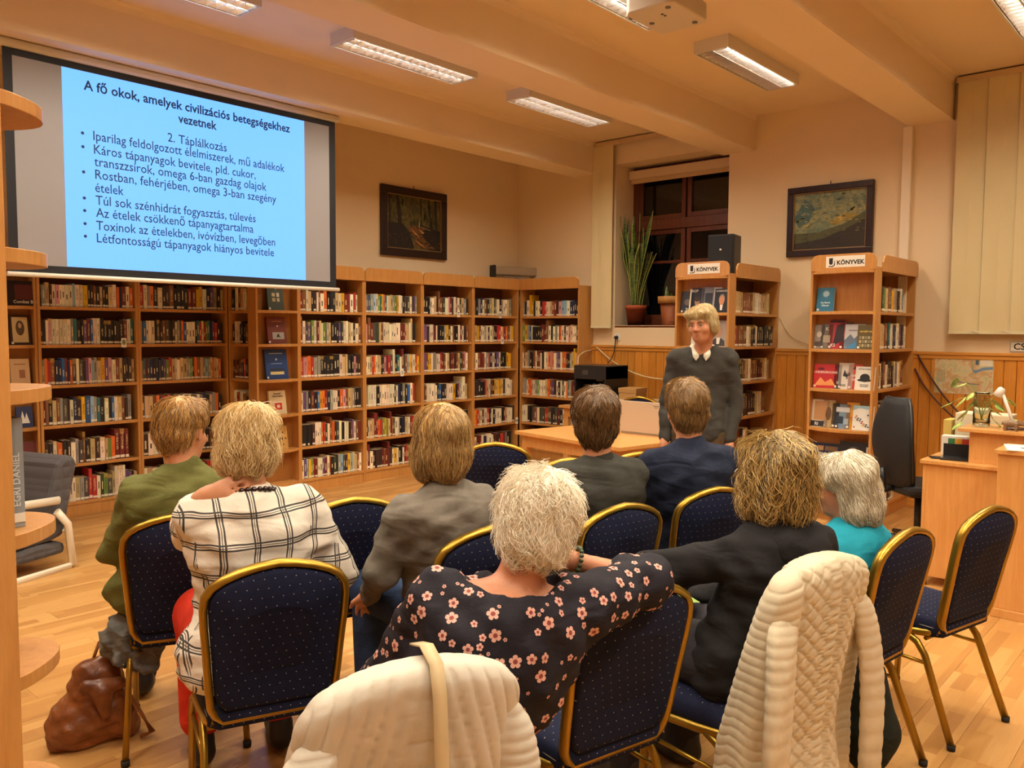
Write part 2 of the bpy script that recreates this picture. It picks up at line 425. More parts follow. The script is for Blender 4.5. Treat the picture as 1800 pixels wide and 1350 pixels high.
# window 1 (night behind it), deep reveal
FRM = wood('window_frame_wood', '#6a3418', '#4d2210', rough=.4)
GLASS = mat('night_glass', '#0b0c10', .04, 0, spec=.6)
def window(n, ya, yb, z0, z1):
    w = empty('window_%d' % n, (X_B+.36, (ya+yb)/2, z0)); w['kind'] = 'structure'
    hw = (yb-ya)/2; h = z1-z0; t = .075; d0, d1 = 0, .09
    m = MB().box((d0, -hw, 0), (d1, -hw+t, h)).box((d0, hw-t, 0), (d1, hw, h)).box((d0, -hw+t, 0), (d1, hw-t, t)).box((d0, -hw+t, h-t), (d1, hw-t, h))
    zt = h*.60
    m.box((d0-.01, -hw+t, zt), (d1, hw-t, zt+.12)); m.build('window_frame', FRM, w, bevel=.006)
    def sash(y0, y1, za, zb, bars):
        s = MB(); tt = .055; a = .012
        s.box((a, y0, za), (a+.05, y0+tt, zb)).box((a, y1-tt, za), (a+.05, y1, zb)).box((a, y0+tt, za), (a+.05, y1-tt, za+tt)).box((a, y0+tt, zb-tt), (a+.05, y1-tt, zb))
        for b in bars: s.box((a+.005, y0+tt, b-.016), (a+.045, y1-tt, b+.016))
        so = s.build('sash', FRM, w, bevel=.004)
        zs = [za+tt, *bars, zb-tt]
        for p, q in zip(zs[:-1], zs[1:]):
            MB().box((.034, y0+tt, p), (.040, y1-tt, q)).build('pane', GLASS, so)
    zm = t+(zt-t)*.5
    sash(-hw+t, -.01, t, zt, [zt-(zt-t)*.36]); sash(.01, hw-t, t, zt, [zt-(zt-t)*.36])
    sash(-hw+t, -.01, zt+.12, h-t, []); sash(.01, hw-t, zt+.12, h-t, [])
    MB().box((-.36, -hw, -.03), (0, hw, .0)).build('window_sill', wood('sill_wood', '#8a4a22', '#6a3416', rough=.35, axis=1), w, bevel=.005)
    MB().box((.2, -hw-.3, -.3), (.25, hw+.3, h+.3)).build('night_backing', mat('night_outside', '#050608', .9), w)
    return w
window(1, 4.14, 5.57, 1.66, 3.53); window(2, .05, 1.78, 1.66, 3.53)
# roller blind cassette inside the first reveal
rb = empty('roller_blind', (X_B+.27, 4.855, 3.36), 0, 'rolled-up cream roller blind in the window reveal above the snake plant', 'blind')
MB().box((-.04, -.70, .02), (.05, .70, .12)).build('cassette', mat('blind_cassette', '#d9c19a', .5), rb, bevel=.01)
MB().box((-.012, -.68, -.03), (-.002, .68, .03)).build('fabric', mat('blind_fabric', '#c7ab80', .8), rb)
MB().tube([(-.03, -.66, .04), (-.03, -.66, -1.3)], .004, 5).build('pull_cord', mat('cord_white', '#d8cfc0', .6), rb)
# vertical slat blinds
SLAT = mat('blind_slat_fabric', '#d8c79a', .9); nt = NT(SLAT); nt.bump(nt.noise(nt.mapping(nt.coord(), (60, 60, 6)), 8, 2), .15, .003)
def slat_mesh(w, h, name='slat'):
    n = 7; P = []
    for z in (0, h):
        P.append([(-.006*math.sin(PI*i/(n-1)), -w/2+w*i/(n-1), z) for i in range(n)])
    Q = [[(x+.0016, y, z) for x, y, z in r] for r in P]
    return MB().grid(P).grid([r[::-1] for r in Q]).mesh(name, SLAT)
def slat_blind(label, ys, z0, z1, ya, yb, zr, x, rot=0.0, w=.127):
    b = empty('vertical_blind', (x, (ya+yb)/2, z0), 0, label, 'blind')
    c = (ya+yb)/2
    MB().box((-.03, ya-c, zr-z0-.045), (.03, yb-c, zr-z0)).build('head_rail', mat('blind_rail', '#cdb188', .45), b, bevel=.004)
    sm = slat_mesh(w, z1-z0)
    for i, y in enumerate(ys):
        o = link('slat', sm, b, loc=(.01*(i % 2), y-c, 0)); o.rotation_euler = (0, 0, rot+random.uniform(-.05, .05))
        MB().box((-.009, -w/2, -.012), (.004, w/2, .014)).build('bottom_weight', mat('blind_weight', '#d9cda6', .6), o)
    if len(ys) > 2:
        for i in range(len(ys)-1):
            MB().tube([(0, ys[i]-c, .012), (0, (ys[i]+ys[i+1])/2-c, -.006), (0, ys[i+1]-c, .012)], .0022, 5).build('bottom_chain', mat('cord_white', '#d8cfc0', .6), b)
    return b
slat_blind('drawn-back cream slat blind hanging beside the snake plant window', [5.775, 5.70, 5.63], 1.64, 3.74, 4.0, 5.80, 3.785, X_B-.09, rot=.25)
slat_blind('wide closed cream slat blind over the window behind the librarian desk', [1.895-.117*i for i in range(16)], 1.60, 3.74, .0, 1.97, 3.785, X_B-.09, rot=.12)

# ------------------------------------------------------------------ ceiling luminaires with mirrored louvres
LOUV = mat('mirror_louvre', '#f0eee8', .3, 1.0)
HOUS = mat('luminaire_housing', '#ded8cc', .45)
TUBE_ON = mat('lit_tube', '#ffffff', .4, emit=(1.0, .93, .82), estr=85.0)
TUBE_OFF = mat('unlit_tube', '#d8d2c6', .3)
LLEN, LWID, LH = 1.28, .285, .095
_hm = MB().box((-LLEN/2, -LWID/2, .0), (LLEN/2, -LWID/2+.012, LH)).box((-LLEN/2, LWID/2-.012, 0), (LLEN/2, LWID/2, LH)).box((-LLEN/2, -LWID/2+.012, 0), (-LLEN/2+.012, LWID/2-.012, LH)).box((LLEN/2-.012, -LWID/2+.012, 0), (LLEN/2, LWID/2-.012, LH)).box((-LLEN/2+.012, -LWID/2+.012, LH-.008), (LLEN/2-.012, LWID/2-.012, LH)).mesh('housing', HOUS)
_rm = MB()
for yc in (-.064, .064):
    prof = [(-.058+.116*i/10, .006+.052*(1-((i-5)/5)**2)) for i in range(11)]
    _rm.grid([[(x, yc+a, b) for a, b in prof] for x in (-LLEN/2+.02, LLEN/2-.02)])
_rm = _rm.mesh('reflector', LOUV)
_lm = MB(); NL = 17
for yc in (-.064, .064):
    for i in range(NL+1):
        x = -LLEN/2+.03+(LLEN-.06)*i/NL
        _lm.prism([(x-.002, .0), (x+.002, 0), (x+.009, .034), (x-.009, .034)], yc-.056, yc+.056, axis='y')
_lm.box((-LLEN/2+.014, -.006, 0), (LLEN/2-.014, .006, .012)); _lm = _lm.mesh('louvre', LOUV)
_tm = MB().tube([(-LLEN/2+.04, 0, 0), (LLEN/2-.04, 0, 0)], .012, 10)
_ton = _tm.mesh('tube', TUBE_ON); _toff = _tm.mesh('tube', TUBE_OFF)
def luminaire(x, y, label, on=(1, 1)):
    r = empty('ceiling_luminaire', (x, y, H_CEIL-LH), 0, label, 'light', 'louvred ceiling luminaires')
    link('housing', _hm, r); link('reflector', _rm, r); link('louvre', _lm, r)
    for s, yc in zip(on, (-.064, .064)): link('tube', _ton if s else _toff, r, loc=(0, yc, .045))
    L = bpy.data.lights.new('luminaire_glow', 'AREA'); L.shape = 'RECTANGLE'; L.size = LLEN-.06; L.size_y = LWID-.04
    L.energy = LAMP_W*(sum(on)/2*.8+.2); L.color = LAMP_COL; L.spread = R(150)
    lo = bpy.data.objects.new('luminaire_glow', L); COL.objects.link(lo); lo.parent = r; lo.location = (0, 0, -.004)
    return r
luminaire(2.355, 5.06, 'louvred luminaire above the projection screen, cut by the top edge of the photo')
luminaire(4.375, 5.06, 'louvred luminaire above and beyond the right end of the projection screen')
luminaire(6.325, 5.06, 'smallest, farthest louvred luminaire nearest the shelf corner')
luminaire(4.385, 3.11, 'louvred luminaire half hidden by the ceiling projector')
luminaire(6.315, 3.11, 'louvred luminaire with one dark tube between the two near beams', on=(1, 0))
luminaire(6.32, 1.18, 'louvred luminaire in the upper right corner by the wide slat blind')
luminaire(2.355, 3.11, 'louvred luminaire over the checked-shirt woman, above the photo')
luminaire(.35, 5.06, 'louvred luminaire over the armchair, above the photo')
luminaire(.35, 3.11, 'louvred luminaire over the near round-ended bookcase, above the photo')
luminaire(2.355, 1.18, 'louvred luminaire over the hooded woman, above the photo')
luminaire(4.36, 1.18, 'louvred luminaire over the librarian desk, above the photo')
luminaire(.35, 1.18, 'louvred luminaire over the photographer, above the photo')
luminaire(.35, -.75, 'louvred luminaire behind the photographer, nearest the side wall')
luminaire(2.355, -.75, 'louvred luminaire behind the photographer, over the aisle')
luminaire(4.36, -.75, 'louvred luminaire behind the photographer, toward the windows')
# ceiling projector next to a luminaire
pr = empty('projector', (4.25, 2.62, 3.42), R(0), 'pale ceiling projector mounted beside a louvred luminaire', 'projector')
MB().prism([(-.21+.03, -.16), (.21-.03, -.16), (.21, -.13), (.21, .13), (.18, .16), (-.18, .16), (-.21, .13), (-.21, -.13)], 0, .11).build('body', mat('projector_shell', '#d8cdb8', .5), pr, bevel=.01)
MB().lathe([(.0, 0), (.055, 0), (.05, .03), (.03, .10), (.025, .27), (.07, .272), (.07, .28)], 16, (0, 0, .105)).build('ceiling_mount', mat('projector_shell', '#d8cdb8', .5), pr)
MB().lathe([(.038, 0), (.042, .03), (.036, .034), (.0, .02)], 16, M=Matrix.Translation((-.1, .155, .055)) @ Matrix.Rotation(-PI/2, 4, 'X')).build('lens', BLACKP, pr)
for i, (a, b) in enumerate(((-.15, -.1), (.15, -.1), (0, .1))): MB().lathe([(.0, -.006), (.016, -.006), (.016, .004)], 10, (a, b, 0)).build('foot', GREYP, pr)
for a in (-.08, -.05): MB().lathe([(0, -.002), (.009, -.002), (.009, .002)], 8, (a, -.02, 0)).build('vent_hole', BLACKP, pr)
# ------------------------------------------------------------------ bookcases
SHZ = [1.77, 1.455, 1.12, .785, .447, .124]       # tops of the six boards
TH = .026
def cornice_pts(w, z0, z1, rl=.06, rr=.06, x0=0.0):
    p = [(x0, z0), (x0+w, z0)]
    p += [(x0+w-rr+rr*math.cos(a), z1-rr+rr*math.sin(a)) for a in (0, R(30), R(60), R(90))]
    p += [(x0+rl-rl*math.sin(a), z1-rl+rl*math.cos(a)) for a in (0, R(30), R(60), R(90))]
    return p
def bookcase(label, loc, rotz, w, depth=.275, rl=.06, rr=.06, group=None):
    b = empty('bookcase', loc, rotz, label, 'bookcase', group)
    side = MB().box((0, 0, 0), (.022, depth, 2.13)).mesh('side_panel', BEECH)
    link('side_panel', side, b, .0015); link('side_panel', side, b, .0015, loc=(w-.022, 0, 0))
    sh = MB().box((.022, .004, -TH), (w-.022, depth-.012, 0)).mesh('shelf', BEECH)
    for z in SHZ: link('shelf', sh, b, .0015, loc=(0, 0, z))
    MB().box((.022, .0, 2.105), (w-.022, depth, 2.13)).build('top_board', BEECH, b, .0015)
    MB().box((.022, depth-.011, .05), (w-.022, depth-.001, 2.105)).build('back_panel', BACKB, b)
    MB().box((.022, .012, 0), (w-.022, .03, .098)).build('plinth', BEECH, b, .0015)
    MB().prism(cornice_pts(w-.004, 2.095, 2.232, rl, rr, .002), -.018, -.001, axis='y').build('cornice', BEECH, b, .0015)
    return b
def display_case(label, loc, rotz, w, depth=.12, bulge=.07, rows=SHZ, sign=False, group=None, top=True, back=True):
    b = empty('display_bookcase', loc, rotz, label, 'bookcase', group)
    side = MB().box((0, 0, 0), (.02, depth, 2.13)).mesh('side_panel', BEECH)
    link('side_panel', side, b, .0015); link('side_panel', side, b, .0015, loc=(w-.02, 0, 0))
    n = 10; pts = [(.02+(w-.04)*i/n, -bulge*(1-((i-n/2)/(n/2))**2)) for i in range(n+1)]
    sh = MB().prism(pts+[(w-.02, depth-.012), (.02, depth-.012)], -TH, 0).mesh('shelf', BEECH)
    for z in rows: link('shelf', sh, b, .0015, loc=(0, 0, z))
    MB().prism(pts+[(w-.02, depth-.012), (.02, depth-.012)], 2.085, 2.11).build('top_board', BEECH, b)
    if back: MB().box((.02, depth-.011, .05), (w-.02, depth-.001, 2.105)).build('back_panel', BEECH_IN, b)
    MB().box((.02, .005, 0), (w-.02, .02, .098)).build('plinth', BEECH, b)
    if top:
        cp = cornice_pts(w-.004, 2.11, 2.245, .06, .06, .002)
        MB().prism(cp, -.012, .006, axis='y').build('cornice', BEECH, b, .0015)
        if sign:
            sg = MB().box((w*.24, -.0135, 2.135), (w*.83, -.0122, 2.228)).build('paper_sign', PAPER, b)
            M = Matrix.Translation((w*.36, -.0142, 2.158)) @ Matrix.Rotation(PI/2, 4, 'X')
            MB().box((w*.285, -.0142, 2.142), (w*.35, -.0137, 2.215)).build('initial_block', INK, b)
            lettering('Ú', .088, Matrix.Translation((w*.318, -.0147, 2.15)) @ Matrix.Rotation(PI/2, 4, 'X'), PAPER, b, 'sign_lettering', align='CENTER', bold=.002)
            lettering('J KÖNYVEK', .048, M, INK, b, 'sign_lettering', bold=.0018)
    return b
GW = 'bookcases along the back wall'
L1 = bookcase('tall beech bookcase behind the grey armchair at the far end of the wall', (2.375, 7.32, 0), 0, .81, group=GW)
L2 = bookcase('tall beech bookcase below the screen, behind the person in the green sweater', (3.187, 7.32, 0), 0, .855, group=GW)
NB_ = bookcase('narrow beech bookcase in the wall recess, turned sideways beside the display niche', (4.045, 7.315, 0), -PI/2, .375, .26, group=GW)
DC = display_case('narrow beech niche with curved shelves showing five front-facing books', (4.035, 6.80, 0), 0, .462, .13, .06)
R1 = bookcase('beech bookcase beside the curved display niche, under the end of the screen', (4.50, 6.81, 0), 0, .786, group=GW)
R2 = bookcase('beech bookcase under the forest painting', (5.288, 6.81, 0), 0, .80, group=GW)
R3 = bookcase('beech bookcase behind the woman in the grey blazer', (6.09, 6.81, 0), 0, .80, group=GW)
R4 = bookcase('beech bookcase ending at the shelf corner under the electric heater', (6.892, 6.81, 0), 0, .80, rr=.02, group=GW)
CB = bookcase('beech bookcase on the window wall at the shelf corner', (7.715, 6.805, 0), -PI/2, .93, rl=.02, group=GW)
LD = display_case('curved-front beech niche at the end of the wall behind the near bookcase', (2.12, 7.33, 0), 0, .252, .13, .05)
LD2 = bookcase('beech bookcase mostly hidden behind the near round-ended bookcase', (1.3, 7.32, 0), 0, .81, group=GW)
B1 = bookcase('freestanding beech bookcase behind the standing speaker', (7.035, 3.553, 0), 0, .945, rl=.06)
D1 = display_case('rounded new-books display case with paper sign behind the standing speaker', (6.925, 4.117, 0), -PI/2, .564, .11, .07, sign=True)
B2 = bookcase('freestanding beech bookcase next to the black office chair', (7.035, 2.26, 0), 0, .945)
D2 = display_case('rounded new-books display case with paper sign under the landscape painting', (6.925, 2.80, 0), -PI/2, .54, .11, .07, sign=True)
B1B = bookcase('far half of the freestanding bookcase behind the speaker', (7.98, 4.115, 0), PI, .945)
B2B = bookcase('far half of the freestanding bookcase under the landscape painting', (7.98, 2.80, 0), PI, .945, .26)
# near bookcase at the edge of the photo: tall panel with round shelf ends behind it
nb = empty('rounded_bookcase', (.60, 2.06, 0), 0, 'near beech bookcase panel with round shelf ends at the photo edge', 'bookcase')
MB().box((-.62, -.012, .0), (.005, .012, 2.35)).build('side_panel', BEECH, nb, .002)
arc = [(-.02+.175*math.sin(PI*t/12)**.75, .012+.38*t/12) for t in range(13)]
pts = [(-.6, .012)]+arc+[(-.6, .392)]
shm = MB().prism(pts, -.034, 0).mesh('round_shelf', BEECH)
for z in (2.13, 1.78, 1.455, 1.12, .785, .447, .124): link('round_shelf', shm, nb, .002, loc=(0, 0, z))
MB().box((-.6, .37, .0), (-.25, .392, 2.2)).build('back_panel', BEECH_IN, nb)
MB().prism([(-.55, .03), (.0, .03), (.03, .15), (.02, .28), (-.55, .28)], 0, .09).build('plinth', mat('dark_red_plinth', '#5a2418', .5), nb)

# ------------------------------------------------------------------ books
PAL = dict(k='#1d1a1c', K='#38231d', n='#20284a', b='#2d5fa0', l='#8fb2c8', t='#2f6a70', g='#6d8a3c', G='#3b4630', r='#b5302a', m='#6e2620', o='#d96a28', y='#dba51e',
           w='#e6d9bc', e='#c6a878', p='#c98f94', v='#6a4a78', s='#8e8a80', d='#4a4644', u='#7d4c2c')
PALN = dict(k='black', K='dark brown', n='navy', b='blue', l='pale blue', t='teal', g='green', G='olive green', r='red', m='maroon', o='orange', y='yellow', w='cream', e='tan', p='pink', v='purple', s='grey', d='charcoal', u='brown')
ROWS = {
 'L1': ["sseKwpwwwwlwwykKukeKkewonmwo", "KkwpwwwwwstKkvmbwwkkkkkKkmwt", "sorunnbmnodwdKvplseyvpwueKnKe", "mukeusdKwnKyblstkwkbweuKs..", "KkwokKwsdu^keKwegom^m^m^....", "euewuewwesdr^rwGgdew^wwvvke"],
 'L2': ["rwsokwKKukkkkmmyywnvsKe", "lbwwwkdKudkKwsdobwwwktrwrgtnvrKk.", "stmdnkndnvgrewweessgKoueslseoewo..", "deeuonrmrKkswsdwkkwsnkesok..", "KwwwuKkswkwenkuws", "wewsukkewswwkrue"],
 'N': ["kwmew", "kwwwKnkuw", "kmKunrkw", "wmrwuKe", "kuwkme", "ewuwk"],
 'R1': ["muwekKwuwokkkewymmwrw..", "m^wdvgwmewgsekkkvGwwewKwu^", "rporsskkkkkkweekkpKK", "wvskmkbyomnswwkopueesKkk", "kkkkkKwwworGwu^okdwkwwKuvwum", "wvlygrmwwvmwokGksldKyleeuw"],
 'R2': ["svtslwgtyotweesgywwkdKdwKvs..", "pu^mdGeuwwwwwwwwmmeewe^k...", "wweroweekKpmrdw^ktwm^dulyewry", "swwwkwwwwwwkwnkskbwr....", "Kweem^m^orgygem^uKwwknKewwmrKw", "wm^wKKKKmumm^Kwywkkwmrueewum"],
 'R3': ["kkkwweKu^uGwpmkwuwGesk..", "vvKwwmwkkksyKwukkwmwKu..", "nvuyywsswwrmuweKmmKueGKupw..", "kuwwwwwkbkKwwwykmsww^e...", "wwpKkwKwwwuekswk", "wuKkwwskewukwr"],
 'R4': ["tksnwuGseGswkswwes.....", "KeyuwwswKwekkrrwomouey..", "Kwummwsrnwkvwkkkyy.....", "nKkkkrewmKyeyyeKwwww...", "yorewuwrmKwkwwwkmewwwK.", "wwmmwnwwwKmKkrmskk...."],
 'C': ["skwy^ykwwkrrwweumKpllwnnkk", "gysbwkkkkkmmu^u^wkwswkowKwpewwk", "wuesKkuwmmwkwwopowsvwooKksey^yp", "ssswoowwsgwwwweeouvKwKwkwotsmmk", "wwwKkduwkdGruGKkdmkwuslvu", "kwukwsemk"],
 'B1': ["eeeeuuuuewwweeee..", "eruuuuKweKkwkkkkkkkk", "GGGGGuewuuuKmewe", "mKKKKKKKKkewwu", "wuumkwe", "ewkue"],
 'B2': ["ekGgeudyesKwt..", "weeeuktwnnwwvKw", "wGwKuwKKKwsweu", "Kkweuuewwk", "ewKGGedkwe", "wdGeewwwKswe"],
}
for k_ in ('LD2', 'B1B', 'B2B'): ROWS[k_] = [''.join(random.choice('kKnbltgGrmoywwwweepvsduuk') for _ in range(random.randint(22, 27))) for _ in SHZ]
CASES = {'LD2': (LD2, .81, 'hidden bookcase'), 'B1B': (B1B, .945, 'far half'), 'B2B': (B2B, .945, 'far half'), 'L1': (L1, .81, 'bookcase behind the grey armchair'), 'L2': (L2, .855, 'bookcase behind the green sweater'), 'N': (NB_, .375, 'narrow sideways bookcase'), 'R1': (R1, .786, 'bookcase beside the display niche'), 'R2': (R2, .80, 'bookcase under the forest painting'),
         'R3': (R3, .80, 'bookcase behind the grey blazer'), 'R4': (R4, .80, 'bookcase under the heater'), 'C': (CB, .93, 'corner bookcase on the window wall'), 'B1': (B1, .945, 'bookcase behind the speaker'), 'B2': (B2, .945, 'bookcase next to the office chair')}
ONES = 'first second third fourth fifth sixth seventh eighth ninth tenth eleventh twelfth thirteenth fourteenth fifteenth sixteenth seventeenth eighteenth nineteenth twentieth'.split()
def ordinal(n):
    if n <= 20: return ONES[n-1]
    t = {2: 'twenty', 3: 'thirty'}[n//10]
    return t+'-'+ONES[n % 10-1] if n % 10 else {2: 'twentieth', 3: 'thirtieth'}[n//10]
BOOKM = mat('book_cover', '#888888', .5); nt = NT(BOOKM); oi = nt.n('ShaderNodeObjectInfo')
g_ = sep(nt, nt.coord('Generated')); rn = oi.outputs['Random']
inband = nt.math('MULTIPLY', nt.math('GREATER_THAN', g_[2], .32), nt.math('LESS_THAN', g_[2], nt.math('ADD', .55, nt.math('MULTIPLY', rn, .35))))
mid = nt.math('LESS_THAN', nt.math('ABSOLUTE', nt.math('SUBTRACT', g_[0], .5)), .2)
wv = nt.n('ShaderNodeTexNoise'); wv.inputs['Scale'].default_value = 1; wv.inputs['Detail'].default_value = 1
nt.l(comb(nt, nt.math('MULTIPLY', g_[0], 7.0), nt.math('MULTIPLY', rn, 50.0), nt.math('MULTIPLY', g_[2], 42.0)), wv.inputs['Vector'])
ltr = nt.math('GREATER_THAN', wv.outputs['Fac'], .52)
fc = nt.math('MULTIPLY', nt.math('MULTIPLY', inband, mid), nt.math('MULTIPLY', ltr, .75))
lum = nt.n('ShaderNodeRGBToBW'); nt.l(oi.outputs['Color'], lum.inputs[0])
inkc = nt.mix(nt.math('GREATER_THAN', lum.outputs[0], .22), lin('#e8d8a8'), lin('#2a2224'))
band2 = nt.math('MULTIPLY', nt.math('GREATER_THAN', g_[2], .84), nt.math('GREATER_THAN', nt.math('FRACT', nt.math('MULTIPLY', rn, 7.3)), .7))
c0 = nt.mix(nt.math('MULTIPLY', band2, .5), oi.outputs['Color'], lin('#c9a24a'))
nt.color(nt.mix(fc, c0, inkc))
PAGES = mat('book_pages', '#dccaa2', .85); LABELW = mat('spine_sticker', '#ece4d2', .7)
_sp = [(0, .018), (.12, .004), (.5, 0), (.88, .004), (1, .018), (1, .985), (.93, .985), (.93, .03), (.07, .03), (.07, .985), (0, .985)]
cover_me = MB().prism(_sp, 0, 1).mesh('book', BOOKM)
pages_me = MB().box((.07, .03, .015), (.93, .965, .982)).mesh('pages', PAGES)
lab_me = MB().box((.04, -.006, .035), (.96, .012, .125)).mesh('spine_label', LABELW)
books = []
for key, rows in ROWS.items():
    case, w, desc = CASES[key]
    for ri, row in enumerate(rows):
        toks = []
        for ch in row:
            if ch == '^': toks[-1][1] = 1
            else: toks.append([ch, 0])
        gaps = sum(1 for t in toks if t[0] == '.'); toks = [t for t in toks if t[0] != '.']
        span = (w-.05)*(1-.022*gaps)-.006
        th = np.array([random.uniform(.7, 1.35) for _ in toks]); th *= span/th.sum(); th = np.minimum(th, .052)
        base = random.uniform(.185, .215); x = .025; prev = None
        for i, (ch, tall) in enumerate(toks):
            h = (.262 if tall else base+random.uniform(-.014, .014))
            if prev and prev[0] == ch and ch in 'kwKGm' and random.random() < .75: h = prev[1]
            prev = (ch, h)
            books.append(dict(case=case, key=key, row=ri, i=i, ch=ch, x=x+.0006, t=th[i]-.0012, h=h, d=.15+random.uniform(-.012, .02), desc=desc, y=.022+random.uniform(0, .012), z=SHZ[ri]))
            x += th[i]
HID = {('L2', 4), ('L2', 5), ('N', 4), ('N', 5), ('R3', 4), ('R3', 5), ('C', 5), ('B1', 5), ('B1', 4), ('L2', 3)} | {(k_, i) for k_ in ('LD2', 'B1B', 'B2B') for i in range(6)}
for b in books:
    p = b['case'].matrix_basis @ Vector((b['x'], b['y'], b['z']+.1)); z = (p-Vector((0, 0, 1.6))).dot(_f)
    b['area'] = b['t']*b['h']/z**2*(0 if (b['key'], b['row']) in HID else 1)
books.sort(key=lambda b: -b['area'])
RN = ['top', 'second', 'third', 'fourth', 'fifth', 'bottom']
def jitter_col(ch):
    c = lin(PAL[ch]); f = random.uniform(.82, 1.22); return tuple(min(1, x*f*random.uniform(.93, 1.07)) for x in c)
N_IND = 262
stuff_v, stuff_f, stuff_c = [], [], []
def add_stuff(M, a, b, col):
    o = len(stuff_v); x0,y0,z0 = a; x1,y1,z1 = b
    for p in ((x0,y0,z0),(x1,y0,z0),(x1,y1,z0),(x0,y1,z0),(x0,y0,z1),(x1,y0,z1),(x1,y1,z1),(x0,y1,z1)): stuff_v.append(tuple(M @ Vector(p)))
    for f in ((0,3,2,1),(4,5,6,7),(0,1,5,4),(1,2,6,5),(2,3,7,6),(3,0,4,7)): stuff_f.append(tuple(o+i for i in f)); stuff_c.append(col)
for n, b in enumerate(books):
    M = b['case'].matrix_basis @ Matrix.Translation((b['x'], b['y'], b['z']+.0005))
    col = jitter_col(b['ch'])
    if n < N_IND:
        o = link('book', cover_me); o.matrix_world = M @ Matrix.Diagonal((b['t'], b['d'], b['h'], 1)); o.color = (*col, 1)
        tag(o, '%s book, %s along the %s shelf of the %s' % (PALN[b['ch']], ordinal(b['i']+1), RN[b['row']], b['desc']), 'book', 'spine-out books on the wall shelves')
        link('pages', pages_me, o)
        if random.random() < .85: link('spine_label', lab_me, o)
    else:
        t, d, h = b['t'], b['d'], b['h']
        add_stuff(M, (0, 0, 0), (t, d, h), col)
        add_stuff(M, (t*.08, .01, h-.001), (t*.92, d-.005, h+.0006), lin('#d2bf98'))
        if random.random() < .85: add_stuff(M, (t*.05, -.0012, h*.035), (t*.95, .001, h*.125), lin('#e4dac4'))
        if random.random() < .7:
            lc = lin('#e0cfa0') if sum(col) < .9 else lin('#3a2c2a'); za = random.uniform(.3, .45); zb = za+random.uniform(.15, .4)
            add_stuff(M, (t*.36, -.0008, h*za), (t*.64, .001, h*zb), lc)
me = bpy.data.meshes.new('shelved_books'); me.from_pydata(stuff_v, [], stuff_f)
ca = me.color_attributes.new('cover', 'FLOAT_COLOR', 'CORNER'); ar = np.ones((len(stuff_f)*4, 4), np.float32); ar[:, :3] = np.repeat(np.array(stuff_c, np.float32), 4, axis=0)
ca.data.foreach_set('color', ar.ravel())
SBM = mat('shelved_book_covers', '#888888', .5); nt = NT(SBM); at_ = nt.n('ShaderNodeAttribute', attribute_name='cover'); nt.color(at_.outputs['Color'])
me.materials.append(SBM); o = link('shelved_books', me); tag(o, 'remaining small spine-out books filling the farther library shelves', 'books'); o['kind'] = 'stuff'

# front-facing books
def face_book(case, x, z, w, h, t, col, label, prints=(), lean=.16, y=.035, yaw=0, name='display_book', group='front-facing books on display'):
    """stands on a shelf of `case`; cover faces the shelf front (local -y)"""
    M = case.matrix_basis @ Matrix.Translation((x, y, z+.001)) @ Matrix.Rotation(yaw, 4, 'Z') @ Matrix.Rotation(-lean, 4, 'X')
    cm = mat('cover_'+col.strip('#'), col, .38)
    b = MB().box((-w/2, 0, 0), (w/2, .0025, h)).box((-w/2, t-.0025, 0), (w/2, t, h)).box((-w/2, .0025, 0), (-w/2+.004, t-.0025, h)).build(name, cm)
    b.matrix_world = M; tag(b, label, 'book', group)
    MB().box((-w/2+.004, .0026, .004), (w/2-.003, t-.0026, h-.004)).build('pages', PAGES, b)
    MB().box((-w/2+.006, -.0006, .008), (-w/2+.024, 0, .026)).build('sticker', LABELW, b)
    RX = Matrix.Rotation(PI/2, 4, 'X')
    for i, p in enumerate(prints):
        kind = p[0]; yy = -.0006-.0003*i
        if kind == 'r':      # rectangle print: cx, cz, w, h in cover fractions
            _, cx, cz, pw, ph, c = p
            MB().box(((cx-pw/2-.5)*w, yy, (cz-ph/2)*h), ((cx+pw/2-.5)*w, yy+.0004, (cz+ph/2)*h)).build('cover_print', mat('print_'+c.strip('#'), c, .45), b)
        elif kind == 'o':    # ellipse
            _, cx, cz, pw, ph, c = p
            MB().prism([((cx-.5+pw/2*math.cos(a))*w, (cz+ph/2*math.sin(a))*h) for a in np.linspace(0, 2*PI, 17)[:-1]], yy, yy+.0004, axis='y').build('cover_print', mat('print_'+c.strip('#'), c, .45), b)
        elif kind == 'p':    # polygon
            _, pts, c = p
            MB().prism([((a-.5)*w, q*h) for a, q in pts], yy, yy+.0004, axis='y').build('cover_print', mat('print_'+c.strip('#'), c, .45), b)
        elif kind == 't':    # text
            _, s, cx, cz, size, c = p
            lettering(s, size*w, Matrix.Translation(((cx-.5)*w, yy, cz*h)) @ RX, mat('print_'+c.strip('#'), c, .5), b, 'cover_lettering', align='CENTER', bold=.0006)
    return b
def portrait(cx, skin, hair, suit, top=.78):
    return [('p', [(cx-.38, 0.02), (cx+.38, .02), (cx+.34, .22), (cx+.16, .32), (cx-.16, .32), (cx-.34, .22)], suit), ('p', [(cx-.07, .1), (cx+.07, .1), (cx+.1, .34), (cx-.1, .34)], '#e8e2d6'),
            ('o', cx, top-.24, .40, .44, hair), ('o', cx, top-.29, .36, .40, skin)]
F = face_book
